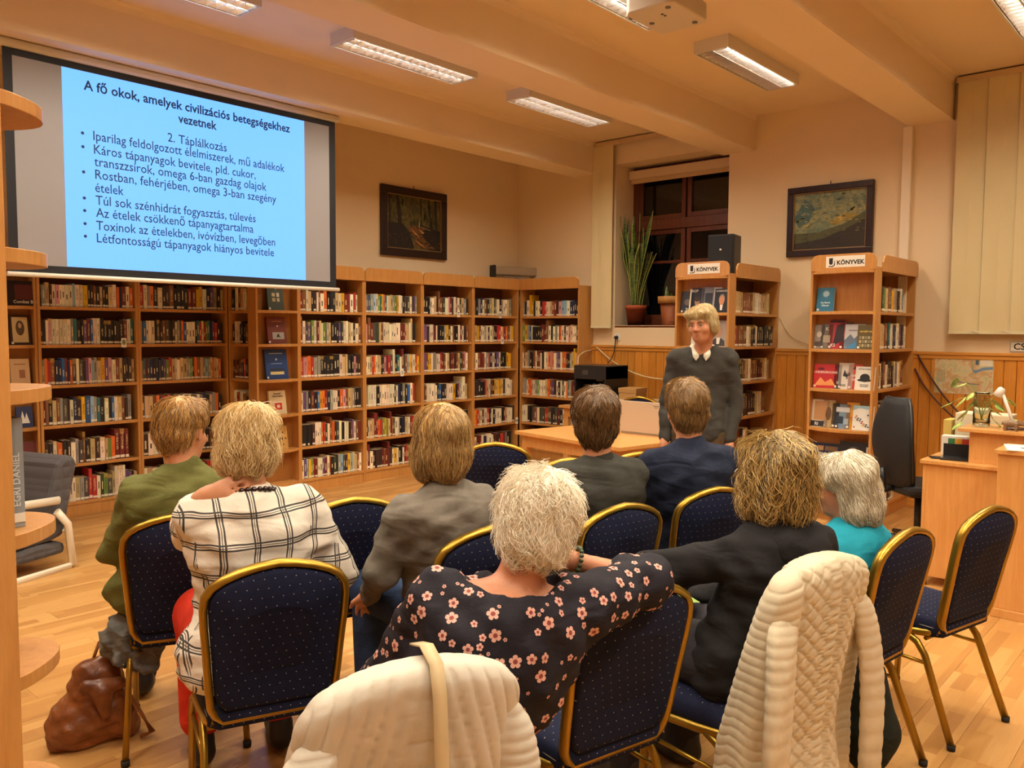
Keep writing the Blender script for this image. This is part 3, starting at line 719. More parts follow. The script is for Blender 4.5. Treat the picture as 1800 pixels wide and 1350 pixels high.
# five books in the niche by the wall
w_ = .462
F(DC, .24, SHZ[0], .17, .24, .03, '#37402f', 'dark green book in the wall niche with small pale pictures, top shelf', [('r', .38, .62, .2, .14, '#c9b48a'), ('r', .66, .62, .16, .16, '#d9d0b8'), ('r', .38, .42, .2, .14, '#b9a070'), ('r', .66, .42, .16, .14, '#c9b48a'), ('o', .55, .86, .1, .07, '#b9bfa0')])
F(DC, .25, SHZ[1], .20, .255, .03, '#6b2a1e', 'maroon book in the wall niche with a grey horseman picture', [('r', .56, .3, .62, .26, '#a7a49a'), ('p', [(.45, .24), (.5, .34), (.58, .38), (.62, .3), (.7, .22), (.6, .25)], '#2a2220'), ('o', .55, .66, .1, .06, '#d8c9a8'), ('r', .52, .84, .55, .02, '#b98a5a')])
F(DC, .245, SHZ[2], .235, .285, .03, '#1f3f78', 'blue book in the wall niche with a landscape picture', [('r', .5, .26, .62, .2, '#24304a'), ('r', .5, .2, .62, .1, '#d8c488'), ('o', .5, .66, .08, .07, '#c9d4e4'), ('r', .5, .86, .62, .03, '#a8b8d4'), ('r', .5, .52, .5, .02, '#8ea2c4')])
F(DC, .25, SHZ[3], .18, .225, .025, '#d9c49a', 'cream book in the wall niche with a red ornament', [('r', .52, .33, .52, .38, '#e6d8b8'), ('r', .52, .33, .44, .3, '#c0392e'), ('o', .52, .33, .2, .14, '#e6d0b0'), ('t', 'Szatmári', .5, .84, .13, '#4a2a1c'), ('t', 'Népművészet', .5, .74, .11, '#4a2a1c')])
F(DC, .26, SHZ[4], .18, .22, .025, '#c79a56', 'tan book in the wall niche with little heart shapes around its title', [('r', .55, .45, .3, .1, '#3a2a22')]+[('o', .55+.33*math.cos(a), .45+.3*math.sin(a), .11, .08, '#7a4a22') for a in np.linspace(0, 2*PI, 7)[:-1]])
# niche at the end of the wall
F(LD, .155, SHZ[0]+.0, .27, .20, .02, '#2a1c1a', 'wide dark book with a reddish cover in the far niche, top shelf', [('r', .6, .55, .6, .6, '#5a2420'), ('t', 'Combat Bella', .6, .1, .13, '#e8dcc4')], y=.0, lean=.1)
F(LD, .14, SHZ[1], .15, .245, .02, '#3b2a20', 'dark-framed book with an old portrait in the far niche', [('r', .5, .5, .76, .84, '#d2b884'), ('o', .5, .56, .42, .5, '#5a4632'), ('o', .5, .64, .16, .18, '#c9a27c')], y=.02)
F(LD, .13, SHZ[2], .14, .225, .02, '#dcb98c', 'pale book with a small brown figure in the far niche', [('r', .6, .45, .3, .3, '#a06a4a'), ('r', .5, .8, .6, .04, '#a9794a')], y=.02)
F(LD, .15, SHZ[3], .12, .17, .02, '#23315c', 'small navy book with a white peak in the far niche', [('p', [(.2, .2), (.8, .2), (.62, .7), (.5, .4), (.38, .8)], '#e6e2da')], y=.02)
F(LD, .15, SHZ[4], .17, .22, .02, '#6a2a2a', 'plain maroon book in the far niche beside the grey armchair', [], y=.02)
# new-books case behind the speaker
F(D1, .10, SHZ[0], .13, .21, .02, '#2a2c34', 'dark book behind the speaker, first on the top display shelf', [('t', 'ZA', .6, .1, .3, '#d8d8d8'), ('o', .5, .5, .5, .3, '#6a5a52')])
F(D1, .20, SHZ[0], .155, .235, .02, '#241f22', 'dark portrait book lettered RO behind the speaker', [('t', 'ROP', .34, .85, .22, '#e8e4dc'), ('o', .55, .45, .34, .3, '#a8836a'), ('r', .06, .5, .1, .96, '#e6d9bc'), ('o', .55, .56, .36, .2, '#3a2a22')])
F(D1, .31, SHZ[0], .13, .245, .02, '#8a8f9a', 'grey book with a dark photo behind the speaker', [('r', .62, .42, .6, .7, '#2c3038'), ('t', 'AZ\nOR', .6, .25, .22, '#f0f0f0')])
F(D1, .385, SHZ[0], .13, .24, .02, '#c9cacb', 'white book with small blue lettering behind the speaker', [('r', .6, .8, .2, .06, '#5a5f6a'), ('t', 'ans', .6, .3, .2, '#6a7fb4')])
F(D1, .475, SHZ[0], .15, .225, .025, '#1c1b1d', 'black biography with a smiling man in a suit behind the speaker', [('t', 'GORBACSOV', .5, .87, .15, '#d8d4cc')]+portrait(.5, '#c98a62', '#8a8078', '#17181c', .8), y=.01)
F(D1, .45, SHZ[1], .19, .245, .02, '#a8988a', 'grey-brown book with an elderly man portrait behind the speaker', portrait(.5, '#b98a6a', '#9a9488', '#3a342e', .85), y=.01)
F(D1, .25, SHZ[1], .19, .225, .02, '#d8d2c4', 'pale book partly hidden by the speaker head', [('r', .5, .5, .5, .4, '#7a8aa0')])
F(D1, .18, SHZ[2], .17, .225, .02, '#8a3a2a', 'reddish book hidden low behind the speaker', [('r', .5, .7, .7, .2, '#e0d0b0')])
# new-books case under the landscape painting
F(D2, .11, SHZ[0], .145, .205, .025, '#1f6a8a', 'teal book with a white sun emblem, alone on its display shelf', [('o', .52, .74, .3, .2, '#9cc4d0')]+[('p', [(.52+.13*math.cos(a-.12), .74+.095*math.sin(a-.12)), (.52+.26*math.cos(a), .74+.18*math.sin(a)), (.52+.13*math.cos(a+.12), .74+.095*math.sin(a+.12))], '#e4eef0') for a in np.linspace(0, 2*PI, 13)[:-1]]+[('t', 'Ray Bawel', .52, .34, .13, '#d8e8ec'), ('t', 'Fillértek', .52, .22, .13, '#d8e8ec')])
F(D2, .065, SHZ[1], .085, .205, .03, '#8a8078', 'grey photo book at the end of the second display shelf', [('o', .5, .6, .5, .25, '#c9c2b8'), ('r', .5, .2, .8, .2, '#4a3a34')])
F(D2, .13, SHZ[1], .10, .21, .02, '#6a6458', 'olive-grey book with a large pale letter on the second display shelf', [('t', 'K', .5, .75, .4, '#e0dcd0'), ('r', .5, .4, .6, .3, '#a89a84')])
F(D2, .215, SHZ[1], .14, .245, .02, '#b03038', 'red book with a dark slanted shape on the second display shelf', [('p', [(.3, .1), (.9, .3), (.9, .9), (.45, .8)], '#2a1a20'), ('t', 'KS', .3, .08, .26, '#f0e4e0'), ('r', .5, .95, .9, .07, '#2c2426')])
F(D2, .29, SHZ[1], .10, .225, .02, '#3a2422', 'dark brown book with an orange streak on the second display shelf', [('p', [(.3, .5), (.7, .55), (.6, .8), (.4, .75)], '#c0562a'), ('t', 'T', .5, .06, .4, '#e8e0d8')])
F(D2, .365, SHZ[1], .16, .21, .02, '#c9ccd0', 'pale fjord photo book on the second display shelf', [('p', [(0, .35), (.3, .6), (.5, .42), (.75, .62), (1, .4), (1, 0), (0, 0)], '#5f6f84'), ('p', [(.1, .05), (.6, .3), (.9, .05)], '#3f86b8'), ('r', .5, .75, .6, .06, '#9a8f9c')], y=.02)
F(D2, .465, SHZ[1], .145, .205, .025, '#5f5024', 'gold-brown book with a grid of tiny portraits on the second display shelf', [('t', 'AMI SZÉP VOLT', .5, .70, .11, '#e6c860')]+[('r', .18+.16*i, .16+.16*j, .11, .11, '#b9a67c' if (i+j) % 2 else '#8a8064') for i in range(5) for j in range(3)], y=.01)
F(D2, .13, SHZ[2], .20, .205, .02, '#c4282c', 'red paperback lettered underground on the third display shelf', [('t', 'UNDERGROUND', .5, .62, .13, '#f4e6dc'), ('p', [(.05, .1), (.3, .45), (.5, .25), (.75, .4), (.95, .12)], '#e89a5a'), ('o', .3, .8, .3, .12, '#6a1418')])
F(D2, .235, SHZ[2], .06, .205, .03, '#2a2426', 'black book slipped behind the white one on the third display shelf', [('t', 'E', .5, .2, .5, '#d8d4cc')])
F(D2, .30, SHZ[2], .12, .22, .02, '#e2dcd2', 'white book with black figures on the third display shelf', [('p', [(.3, .5), (.4, .75), (.5, .6), (.7, .55), (.6, .45)], '#2c2a2c'), ('t', 'Fúg\nE', .6, .55, .3, '#3a3436'), ('t', '2SZI', .35, .1, .2, '#3a3436')])
F(D2, .375, SHZ[2], .11, .21, .02, '#d2452c', 'orange-red book with white letters on the third display shelf', [('t', 'NAN\nNO', .5, .5, .3, '#f4ece4'), ('p', [(.3, .8), (.7, .8), (.5, .95)], '#5a1a14')])
F(D2, .465, SHZ[2], .155, .195, .02, '#e8e4da', 'white book with a black bowler hat on the third display shelf', [('t', 'ARTHUR HARDING', .5, .87, .085, '#6a6058'), ('o', .5, .42, .78, .13, '#1c1a1c'), ('o', .5, .52, .52, .36, '#1c1a1c'), ('t', 'EGY ÉS EGY\nHALÁLESET', .5, .2, .085, '#6a6058')], y=.01)
F(D2, .09, SHZ[3], .14, .235, .02, '#d8cdb8', 'book with a photo and white letters RI on the fourth display shelf', [('r', .55, .6, .8, .7, '#b98a5a'), ('r', .4, .12, .8, .2, '#2c2a2e'), ('t', 'RI', .35, .06, .26, '#f0ece4')])
F(D2, .165, SHZ[3], .10, .235, .02, '#b9a070', 'tan book with a dark figure on the fourth display shelf', [('o', .5, .5, .5, .5, '#6a4a2c')])
F(D2, .225, SHZ[3], .06, .21, .03, '#2c2624', 'dark brown book between paler ones on the fourth display shelf', [])
F(D2, .285, SHZ[3], .125, .205, .02, '#7a94ac', 'grey-blue book of city views on the fourth display shelf', [('r', .5, .78, .9, .2, '#d8dce0'), ('r', .35, .35, .4, .3, '#2c3a4c'), ('r', .75, .3, .3, .24, '#a8b8c4')])
F(D2, .365, SHZ[3], .10, .225, .02, '#dc9a1e', 'amber yellow book on the fourth display shelf', [('t', 'NAGY\nTA', .5, .4, .2, '#b0401c')])
F(D2, .46, SHZ[3], .165, .205, .02, '#e6e4dc', 'white book of tiny coloured people on the fourth display shelf', [('p', [(0, .8), (.3, .9), (.7, .85), (1, .92), (1, 1), (0, 1)], '#9cc0cc')]+[('o', .1+.8*((i*37) % 100)/100, .12+.55*((i*61) % 100)/100, .09, .06, ['#b03a2c', '#2c4a6a', '#3a3a3a', '#c9803a'][i % 4]) for i in range(16)], y=.01)
F(D2, .17, SHZ[4], .27, .20, .02, '#1e2a44', 'wide navy album lettered Erdely on the low display shelf', [('t', 'ERDÉLY', .48, .45, .16, '#e6e0d4'), ('r', .25, .78, .2, .2, '#b98a5a'), ('r', .6, .78, .4, .2, '#7a5a3a')])
F(D2, .40, SHZ[4], .25, .235, .02, '#1d1b1c', 'black album with a man portrait on the low display shelf', portrait(.45, '#a8978a', '#3a3230', '#242224', .88)+[('r', .9, .5, .06, .7, '#c8c0b4')], y=.01)
F(D2, .25, SHZ[5], .2, .22, .02, '#7a4a34', 'brown book on the lowest display shelf behind the grey-haired woman', [('r', .5, .5, .6, .5, '#d8c8a8')])
# a few near books on the round shelves at the photo edge
def near_book(x, y, z, t, d, h, col, label, rot=0, tilt=0, txt=None, tcol='#e8e0d0'):
    cm = mat('cover_'+col.strip('#'), col, .45)
    M = Matrix.Translation((x, y, z+.001)) @ Matrix.Rotation(rot, 4, 'Z') @ Matrix.Rotation(tilt, 4, 'Y')
    b = MB().prism([(0, .002), (t/2, 0), (t, .002), (t, d), (t-.003, d), (t-.003, .006), (.003, .006), (.003, d), (0, d)], 0, h).build('book', cm); b.matrix_world = M
    tag(b, label, 'book', 'books on the near round shelves')
    MB().box((.003, .006, .004), (t-.003, d-.004, h-.004)).build('pages', PAGES, b)
    MB().box((.001, -.0008, .012), (t-.001, .002, .034)).build('spine_label', LABELW, b)
    if txt: lettering(txt, t*.62, frame_m((t*.72, -.0009, .05), (0, 0, 1), (-1, 0, 0)), mat('print_'+tcol.strip('#'), tcol, .5), b, 'spine_lettering', bold=.0004)
    return b
near_book(.585, 2.16, 1.455, .028, .16, .235, '#8a7f72', 'tall grey-brown book standing on the near middle round shelf', rot=.15, txt='MOHALMI ZOLTÁN', tcol='#2a2220')
near_book(.560, 2.16, 1.12, .03, .16, .21, '#8a6a42', 'short tan book on the lower near round shelf')
near_book(.594, 2.13, 1.12, .03, .17, .245, '#3a2a34', 'dark purple book on the lower near round shelf', txt='NAGYVÁROSI', tcol='#c96a7a')
near_book(.628, 2.17, 1.12, .036, .17, .262, '#8f9498', 'tall grey book on the lower near round shelf', txt='EGRI DANIEL', tcol='#d8dcdc')
near_book(.555, 2.20, 1.78, .03, .16, .25, '#3a302c', 'dark leaning book on the upper near round shelf', tilt=-.08)
# row index tabs clipped to the shelf edges
def tab(case, x, z, s, label, drawing=False):
    M = case.matrix_basis @ Matrix.Translation((x, -.004, z-.028))
    o = MB().box((-.022, -.0015, 0), (.022, 0, .082)).build('index_card', PAPER); o.matrix_world = M
    tag(o, label, 'card', 'letter cards clipped to the shelf edges')
    if drawing: MB().prism([(.016*math.cos(a), .045+.024*math.sin(a)) for a in np.linspace(0, 2*PI, 13)[:-1]], -.0022, -.0016, axis='y').build('drawing', mat('leaf_print', '#7a8a5a', .7), o)
    else: lettering(s, .05, Matrix.Translation((0, -.0022, .022)) @ Matrix.Rotation(PI/2, 4, 'X'), INK, o, 'card_letter', align='CENTER', bold=.001)
tab(L1, .68, SHZ[1], '', 'white card with a balloon drawing on the shelf behind the armchair', True)
tab(R2, .50, SHZ[2], 'S', 'white letter card on the bookcase under the forest painting')
tab(R3, .55, SHZ[0], 'T', 'white letter card with T on the bookcase behind the grey blazer')
tab(R4, .46, SHZ[0], 'U', 'white letter card with U on the bookcase under the heater')
tab(R4, .50, SHZ[1], 'V', 'white letter card with V on the second shelf under the heater')
tab(R4, .775, SHZ[4], 'W', 'white letter card at the shelf corner low under the heater')
# ------------------------------------------------------------------ projection screen
sc = empty('projection_screen', (0, 6.0, 0), 0, 'pulled-down projection screen with a bright blue slide, black borders', 'screen')
def quadbox(m, x0, x1, z0, z1, y0, y1): return m.box((x0, y0, z0), (x1, y1, z1))
SCRF = mat('screen_fabric', '#8f8a8c', .8)
MB().box((1.79, -.001, 1.96), (4.35, .001, 3.41)).build('fabric', mat('screen_border', '#0c0c12', .7), sc)
MB().box((1.845, -.003, 2.01), (4.285, -.0012, 3.345)).build('white_area', SCRF, sc)
slide = MB().box((2.140, -.0045, 2.012), (4.035, -.0032, 3.343)).build('projected_slide', mat('slide_light', '#202830', .9, emit=(.21, .62, 1.65), estr=1.0), sc)
MB().tube([(1.775, -.005, 1.945), (4.375, -.005, 1.945)], .016, 10).build('bottom_bar', mat('screen_bar', '#e6dccb', .35), sc)
MB().tube([(1.76, .0, 3.42), (4.38, 0, 3.42)], .03, 12).build('roller_case', WHITE, sc)
ST = mat('slide_text', '#101a26', .9, emit=(.02, .05, .10), estr=.5)
LINES = [('A fő okok, amelyek civilizációs betegségekhez', 2.277, 3.222, 3.896, .0022), ('vezetnek', 2.940, 3.126, 3.247, .0022), ('2. Táplálkozás', 2.858, 2.973, 3.326, .0004), ('Iparilag feldolgozott élelmiszerek, mű adalékok', 2.332, 2.891, 3.840, .0004),
 ('Káros tápanyagok bevitele, pld. cukor,', 2.334, 2.799, 3.574, .0004), ('transzzsírok, omega 6-ban gazdag olajok', 2.334, 2.716, 3.670, .0004), ('Rostban, fehérjében, omega 3-ban szegény', 2.338, 2.629, 3.758, .0004), ('ételek', 2.335, 2.539, 2.529, .0004),
 ('Túl sok szénhidrát fogyasztás, túlevés', 2.336, 2.452, 3.568, .0004), ('Az ételek csökkenő tápanyagtartalma', 2.336, 2.367, 3.547, .0004), ('Toxinok az ételekben, ivóvízben, levegőben', 2.335, 2.278, 3.743, .0004), ('Létfontosságú tápanyagok hiányos bevitele', 2.337, 2.192, 3.731, .0004)]
def text_span(t, bold):
    me = text_mesh(t, .1, bold=bold); xs = [v.co.x for v in me.vertices]; bpy.data.meshes.remove(me); return min(xs), max(xs)
for s_, xa, z, xb, bold in LINES:
    a0, a1 = text_span(s_, bold); k = (xb-xa)/(a1-a0); done = ''
    for wd_ in s_.split(' '):
        done = (done+' '+wd_).strip(); off = text_span(done, bold)[1]-text_span(wd_, bold)[1]
        me = text_mesh(wd_, .1, bold=bold, name='slide_word')
        me.transform(Matrix.Translation((xa, -.0052, z)) @ Matrix.Rotation(PI/2, 4, 'X') @ Matrix.Diagonal((k, .92, 1, 1)) @ Matrix.Translation((off-a0, 0, 0)))
        me.materials.append(ST); link('slide_word', me, slide)
for z in (2.891, 2.799, 2.629, 2.452, 2.367, 2.278, 2.192):
    MB().prism([(2.262+.011*math.cos(a), z+.035+.011*math.sin(a)) for a in np.linspace(0, 2*PI, 11)[:-1]], -.0053, -.005, axis='y').build('slide_bullet', ST, slide)

# ------------------------------------------------------------------ paintings
def framed(name, label, M, w, h, fw, cols, prints, strokes):
    p = empty(name, (0, 0, 0), 0, label, 'painting'); p.matrix_world = M
    fm = wood('dark_picture_frame', '#2f1a14', '#1e0f0c', rough=.35)
    for a, b in (((0, 0), (w, fw)), ((0, h-fw), (w, h)), ((0, fw), (fw, h-fw)), ((w-fw, fw), (w, h-fw))):
        MB().box((a[0], -.04, a[1]), (b[0], 0, b[1])).build('frame', fm, p, .006)
    fl_ = .008
    m = MB()
    for a, b in (((fw, fw), (w-fw, fw+fl_)), ((fw, h-fw-fl_), (w-fw, h-fw)), ((fw, fw), (fw+fl_, h-fw)), ((w-fw-fl_, fw), (w-fw, h-fw))): m.box((a[0], -.03, a[1]), (b[0], -.012, b[1]))
    m.build('gilt_slip', mat('gilt_slip', '#8a6a3a', .45), p)
    cm = mat(name+'_canvas', cols[0], .55); nt = NT(cm); co = nt.coord()
    s = sep(nt, co)
    n1 = nt.noise(nt.mapping(co, (5, 5, 5)), 1.6, 6, .6, 1.2); n2 = nt.noise(nt.mapping(co, (40, 1, 25)), 1.0, 3, .6, .5)
    base = nt.ramp(nt.math('ADD', nt.math('MULTIPLY', n1, .7), nt.math('MULTIPLY', n2, .3)), [(.32+.12*i, lin(c)) for i, c in enumerate(cols)])
    nt.color(base); nt.bump(n2, .3, .004)
    cv = MB().box((fw, -.012, fw), (w-fw, -.004, h-fw)).build('canvas', cm, p)
    for i, (pts, c) in enumerate(prints):
        MB().prism([(fw+a*(w-2*fw), fw+b*(h-2*fw)) for a, b in pts], -.0125-.0003*i, -.0121-.0003*i, axis='y').build('brushwork', mat('oil_'+c.strip('#'), c, .55), cv)
    rs_ = np.random.RandomState(len(name)); byc = {}
    for i in range(220):
        c = strokes[rs_.randint(len(strokes))]; a_, b_ = rs_.uniform(.02, .96), rs_.uniform(c[1], c[2]); dx, dz = c[3]*rs_.uniform(.5, 1.2), c[4]*rs_.uniform(.4, 1.2); sl = rs_.uniform(-.3, .3)*dz
        byc.setdefault(c[0], []).append([(a_, b_), (a_+dx, b_+sl*.2), (a_+dx+sl, min(b_+dz, .98)), (a_+sl, min(b_+dz*.9, .98))])
    for c, qs in byc.items():
        mb = MB()
        for q_ in qs: mb.prism([(fw+min(max(a, 0), 1)*(w-2*fw), fw+min(max(b, 0), 1)*(h-2*fw)) for a, b in q_], -.0180, -.0178, axis='y')
        mb.build('brush_strokes', mat('oil_'+c.strip('#'), c, .55), cv, kind='stuff')
    MB().tube([(w/2, -.01, h), (w/2, -.004, h+.035)], .004, 5).build('nail', mat('nail_steel', '#3a3634', .4, .8), p)
    return p
framed('forest_painting', 'dark forest-path painting in a brown frame above the wall bookcases', Matrix.Translation((5.725, Y_A-.002, 2.412)), .975, .765, .085, ['#2a2416', '#40391c', '#5f5726', '#837a36'], [
    ([(0, 0), (0, .48), (.3, .47), (.42, .3), (.5, .05), (.45, 0)], '#1a120d'), ([(.55, .5), (.75, .46), (1, .4), (1, 0), (.8, 0)], '#1a120d'),
    ([(.38, .42), (.55, .47), (.72, .42), (.6, .34), (.72, .2), (.9, .06), (.7, .05), (.5, .08), (.52, .22), (.42, .34)], '#6d4620'),
    ([(.44, .40), (.56, .30), (.6, .24), (.5, .31)], '#c08a48'), ([(.58, .4), (.7, .34), (.66, .32)], '#c9985a'), ([(.5, .2), (.62, .1), (.72, .06), (.58, .16)], '#b5803c'),
    ([(.20, .42), (.17, 1), (.22, 1), (.28, .42)], '#1f120d'), ([(.62, .42), (.6, 1), (.64, 1), (.645, .42)], '#2c2115'), ([(.8, .4), (.74, 1), (.78, 1), (.86, .4)], '#1c130e'), ([(.9, .38), (.88, 1), (.92, 1), (.95, .38)], '#231a10'),
    ([(.04, .45), (.03, 1), (.06, 1), (.08, .45)], '#231a10'), ([(.58, .44), (.585, .62), (.60, .44)], '#b5a878'), ([(.62, .44), (.8, .40), (.8, .41), (.63, .455)], '#9a8450')], [('#5c5a26', .45, .95, .012, .10), ('#332f18', .4, .95, .02, .14), ('#7d7834', .5, .8, .008, .07), ('#1c140e', .0, .4, .05, .02), ('#33260f', .02, .35, .04, .015), ('#7a4c20', .08, .3, .03, .008)])
framed('landscape_painting', 'stormy green landscape painting in a dark frame above the second display case', frame_m((X_B-.002, 3.48, 2.338), (0, -1, 0), (1, 0, 0)) , .828, .68, .062, ['#4a5f56', '#6f7d62', '#98966a', '#c0ac6c'], [
    ([(0, 0), (0, .12), (.4, .18), (.75, .34), (1, .5), (1, 0)], '#2c2218'), ([(0, .12), (0, .3), (.35, .3), (.7, .42), (1, .62), (1, .5), (.75, .34), (.4, .18)], '#4f5030'),
    ([(.5, .45), (.62, .58), (.8, .6), (.9, .55), (.72, .46), (.6, .4)], '#9a8438'), ([(.55, .5), (.65, .56), (.74, .52), (.64, .47)], '#c9a850'), ([(0, .55), (.15, .9), (.3, .72), (.22, .5), (.08, .4)], '#44605c')], [('#71806a', .45, .95, .05, .03), ('#94926a', .5, .95, .06, .025), ('#b8a458', .42, .7, .04, .02), ('#5a706a', .55, .95, .05, .03), ('#3a3422', .02, .3, .06, .012), ('#6a6638', .25, .5, .05, .02)])
bpy.context.view_layer.update()

# ------------------------------------------------------------------ banquet chairs
GOLD = mat('gold_frame', '#a5822f', .33, .85)
UPH = mat('navy_dotted_fabric', '#1c2342', .85, spec=.2); nt = NT(UPH)
co = nt.coord(); s = sep(nt, co)
def dots(nt, a, b, pitch, rad):
    ra = nt.math('DIVIDE', a, pitch); rb_ = nt.math('DIVIDE', b, pitch*.9); rowi = nt.math('FLOOR', rb_)
    fa = nt.math('SUBTRACT', nt.math('FRACT', nt.math('ADD', ra, nt.math('MULTIPLY', rowi, .37))), .5); fb = nt.math('SUBTRACT', nt.math('FRACT', rb_), .5)
    d = nt.math('SQRT', nt.math('ADD', nt.math('MULTIPLY', fa, fa), nt.math('MULTIPLY', fb, fb))); return nt.math('LESS_THAN', d, rad)
ge = nt.n('ShaderNodeNewGeometry'); tn = nt.n('ShaderNodeVectorTransform', vector_type='NORMAL', convert_from='WORLD', convert_to='OBJECT'); nt.l(ge.outputs['Normal'], tn.inputs[0])
horiz = nt.math('GREATER_THAN', nt.math('ABSOLUTE', sep(nt, tn.outputs[0])[2]), .7)
vb = nt.n('ShaderNodeMix'); vb.data_type = 'FLOAT'; nt.l(horiz, vb.inputs[0]); nt.l(s[2], vb.inputs[2]); nt.l(s[1], vb.inputs[3])
dm = dots(nt, s[0], vb.outputs[0], .030, .05)
nt.color(nt.mix(nt.math('MULTIPLY', dm, .8), nt.mix(nt.noise(co, 60, 2), lin('#101326'), lin('#191e3a')), lin('#c0bcae')))
nt.bump(nt.noise(co, 260, 2), .2, .002)
RUBB = mat('rubber_foot', '#1c1a19', .8)
def back_y(z): return -.175-.098*((z-.43)/.49)**1.0
half = [(.43, .150), (.452, .172), (.48, .184), (.55, .190), (.65, .196), (.74, .203), (.80, .205), (.835, .200), (.862, .182), (.882, .150), (.899, .105), (.911, .055), (.918, .0)]
loop = [(-h, z) for z, h in half]+[(h, z) for z, h in reversed(half[:-1])]
_chair_parts = []
fr = MB().tube([(x, back_y(z), z) for x, z in loop], .0125, 8, closed=True, flat=1.5, up=(0, 1, .2)); _chair_parts.append(('back_frame', fr.mesh('back_frame', GOLD)))
ins = [(x*.935, .462+(z-.43)*.908) for x, z in loop]
pm = MB(); n = len(ins)
def ring(k, dy): return [(.0+x*k, back_y(z)+dy, .68+(z-.68)*k) for x, z in ins]
rings = [ring(.93, .026), ring(.985, .022), ring(1.0, .008), ring(1.0, -.006), ring(.985, -.016), ring(.93, -.02), ring(.5, -.024)]
o0 = len(pm.v)
for r_ in rings: pm.v += r_
for i in range(len(rings)-1):
    for k in range(n): pm.f.append((o0+i*n+k, o0+i*n+(k+1) % n, o0+(i+1)*n+(k+1) % n, o0+(i+1)*n+k)); pm.mi.append(0); pm.sm.append(True)
pm.f.append(tuple(o0+k for k in range(n))[::-1]); pm.f.append(tuple(o0+(len(rings)-1)*n+k for k in range(n))); pm.mi += [0, 0]; pm.sm += [False, False]
_chair_parts.append(('back_pad', pm.mesh('back_pad', UPH)))
sm_ = MB(); so = [(-.165, -.19), (.165, -.19), (.19, -.16), (.205, .16), (.18, .205), (-.18, .205), (-.205, .16), (-.19, -.16)]
# densify seat outline
so = [tuple(np.array(so[i])*(1-t)+np.array(so[(i+1) % 8])*t) for i in range(8) for t in (0, .33, .66)]
rg = [[(x*k, y*k, z) for x, y in so] for k, z in ((.96, .405), (1, .412), (1.012, .44), (.99, .466), (.93, .480), (.7, .486), (.3, .489))]
o0 = 0; n = len(so)
for r_ in rg: sm_.v += r_
for i in range(len(rg)-1):
    for k in range(n): sm_.f.append((i*n+k, i*n+(k+1) % n, (i+1)*n+(k+1) % n, (i+1)*n+k)); sm_.mi.append(0); sm_.sm.append(True)
sm_.f.append(tuple(range(n))[::-1]); sm_.f.append(tuple((len(rg)-1)*n+k for k in range(n))); sm_.mi += [0, 0]; sm_.sm += [False, True]
_chair_parts.append(('seat', sm_.mesh('seat', UPH)))
for s_ in (-1, 1):
    _chair_parts.append(('front_leg', MB().tube([(s_*.168, -.175, .433), (s_*.19, -.13, .418), (s_*.198, 0, .402), (s_*.202, .12, .39), (s_*.204, .175, .365), (s_*.206, .20, .31), (s_*.21, .215, .012)], .012, 8, flat=1.25).mesh('front_leg', GOLD)))
    _chair_parts.append(('rear_leg', MB().tube([(s_*.196, -.04, .402), (s_*.198, -.10, .375), (s_*.200, -.135, .33), (s_*.212, -.258, .012)], .012, 8, flat=1.25).mesh('rear_leg', GOLD)))
    _chair_parts.append(('side_stretcher', MB().tube([(s_*.204, .208, .30), (s_*.2, -.145, .30)], .008, 6).mesh('side_stretcher', GOLD)))
    for q in ((.21, .215), (.212, -.258)): _chair_parts.append(('foot', MB().lathe([(0, 0), (.015, 0), (.016, .022), (0, .022)], 10, (s_*q[0], q[1], 0)).mesh('foot', RUBB)))
_chair_parts.append(('cross_stretcher', MB().tube([(-.19, -.13, .395), (.19, -.13, .395)], .009, 6).mesh('cross_stretcher', GOLD)))
CH = {}
def chair(key, x, y, deg, label):
    r = empty('banquet_chair', (x, y, 0), R(deg), label, 'chair', 'gold-framed navy banquet chairs')
    for nme, me in _chair_parts: link(nme, me, r)
    CH[key] = r; return r
chair('c1', 1.516, 3.105, -27.5, 'navy banquet chair under the person in the green sweater')
chair('c2', 1.393, 2.329, -22, 'navy banquet chair with its whole back in view under the checked-shirt woman')
chair('c3', 2.08, 2.89, -20, 'empty navy banquet chair between the checked shirt and the grey blazer')
chair('c4', 2.09, 2.165, -15, 'navy banquet chair under the woman in the grey blazer')
chair('c5', 1.887, 1.437, -14, 'empty navy banquet chair on which the floral woman rests her arm')
chair('c6', 2.709, 2.043, -14, 'navy banquet chair under the man in the dark grey shirt')
chair('c7', 3.305, 1.930, -22, 'navy banquet chair under the man in the navy jacket')
chair('c8', 2.36, 1.149, -12, 'navy banquet chair with a cream jacket on it under the hooded woman')
chair('c9', 3.022, 1.102, -7.6, 'navy banquet chair under the woman in turquoise')
chair('c10', 3.657, .970, -14, 'empty navy banquet chair in front of the librarian desk')
chair('c11', 3.767, 3.50, -50, 'empty navy banquet chair alone in front of the table, turned toward it')
chair('c12', 3.50, 2.88, -25, 'empty navy banquet chair just beyond the man in the dark grey shirt')
chair('c13', 3.975, 2.72, -30, 'empty navy banquet chair between the two young men, beyond them')
chair('c14', 7.36, 4.69, -75, 'navy banquet chair behind the laptop table')
chair('cJ1', 1.145, 1.445, -22, 'nearest navy banquet chair hidden under the pale quilted jacket')

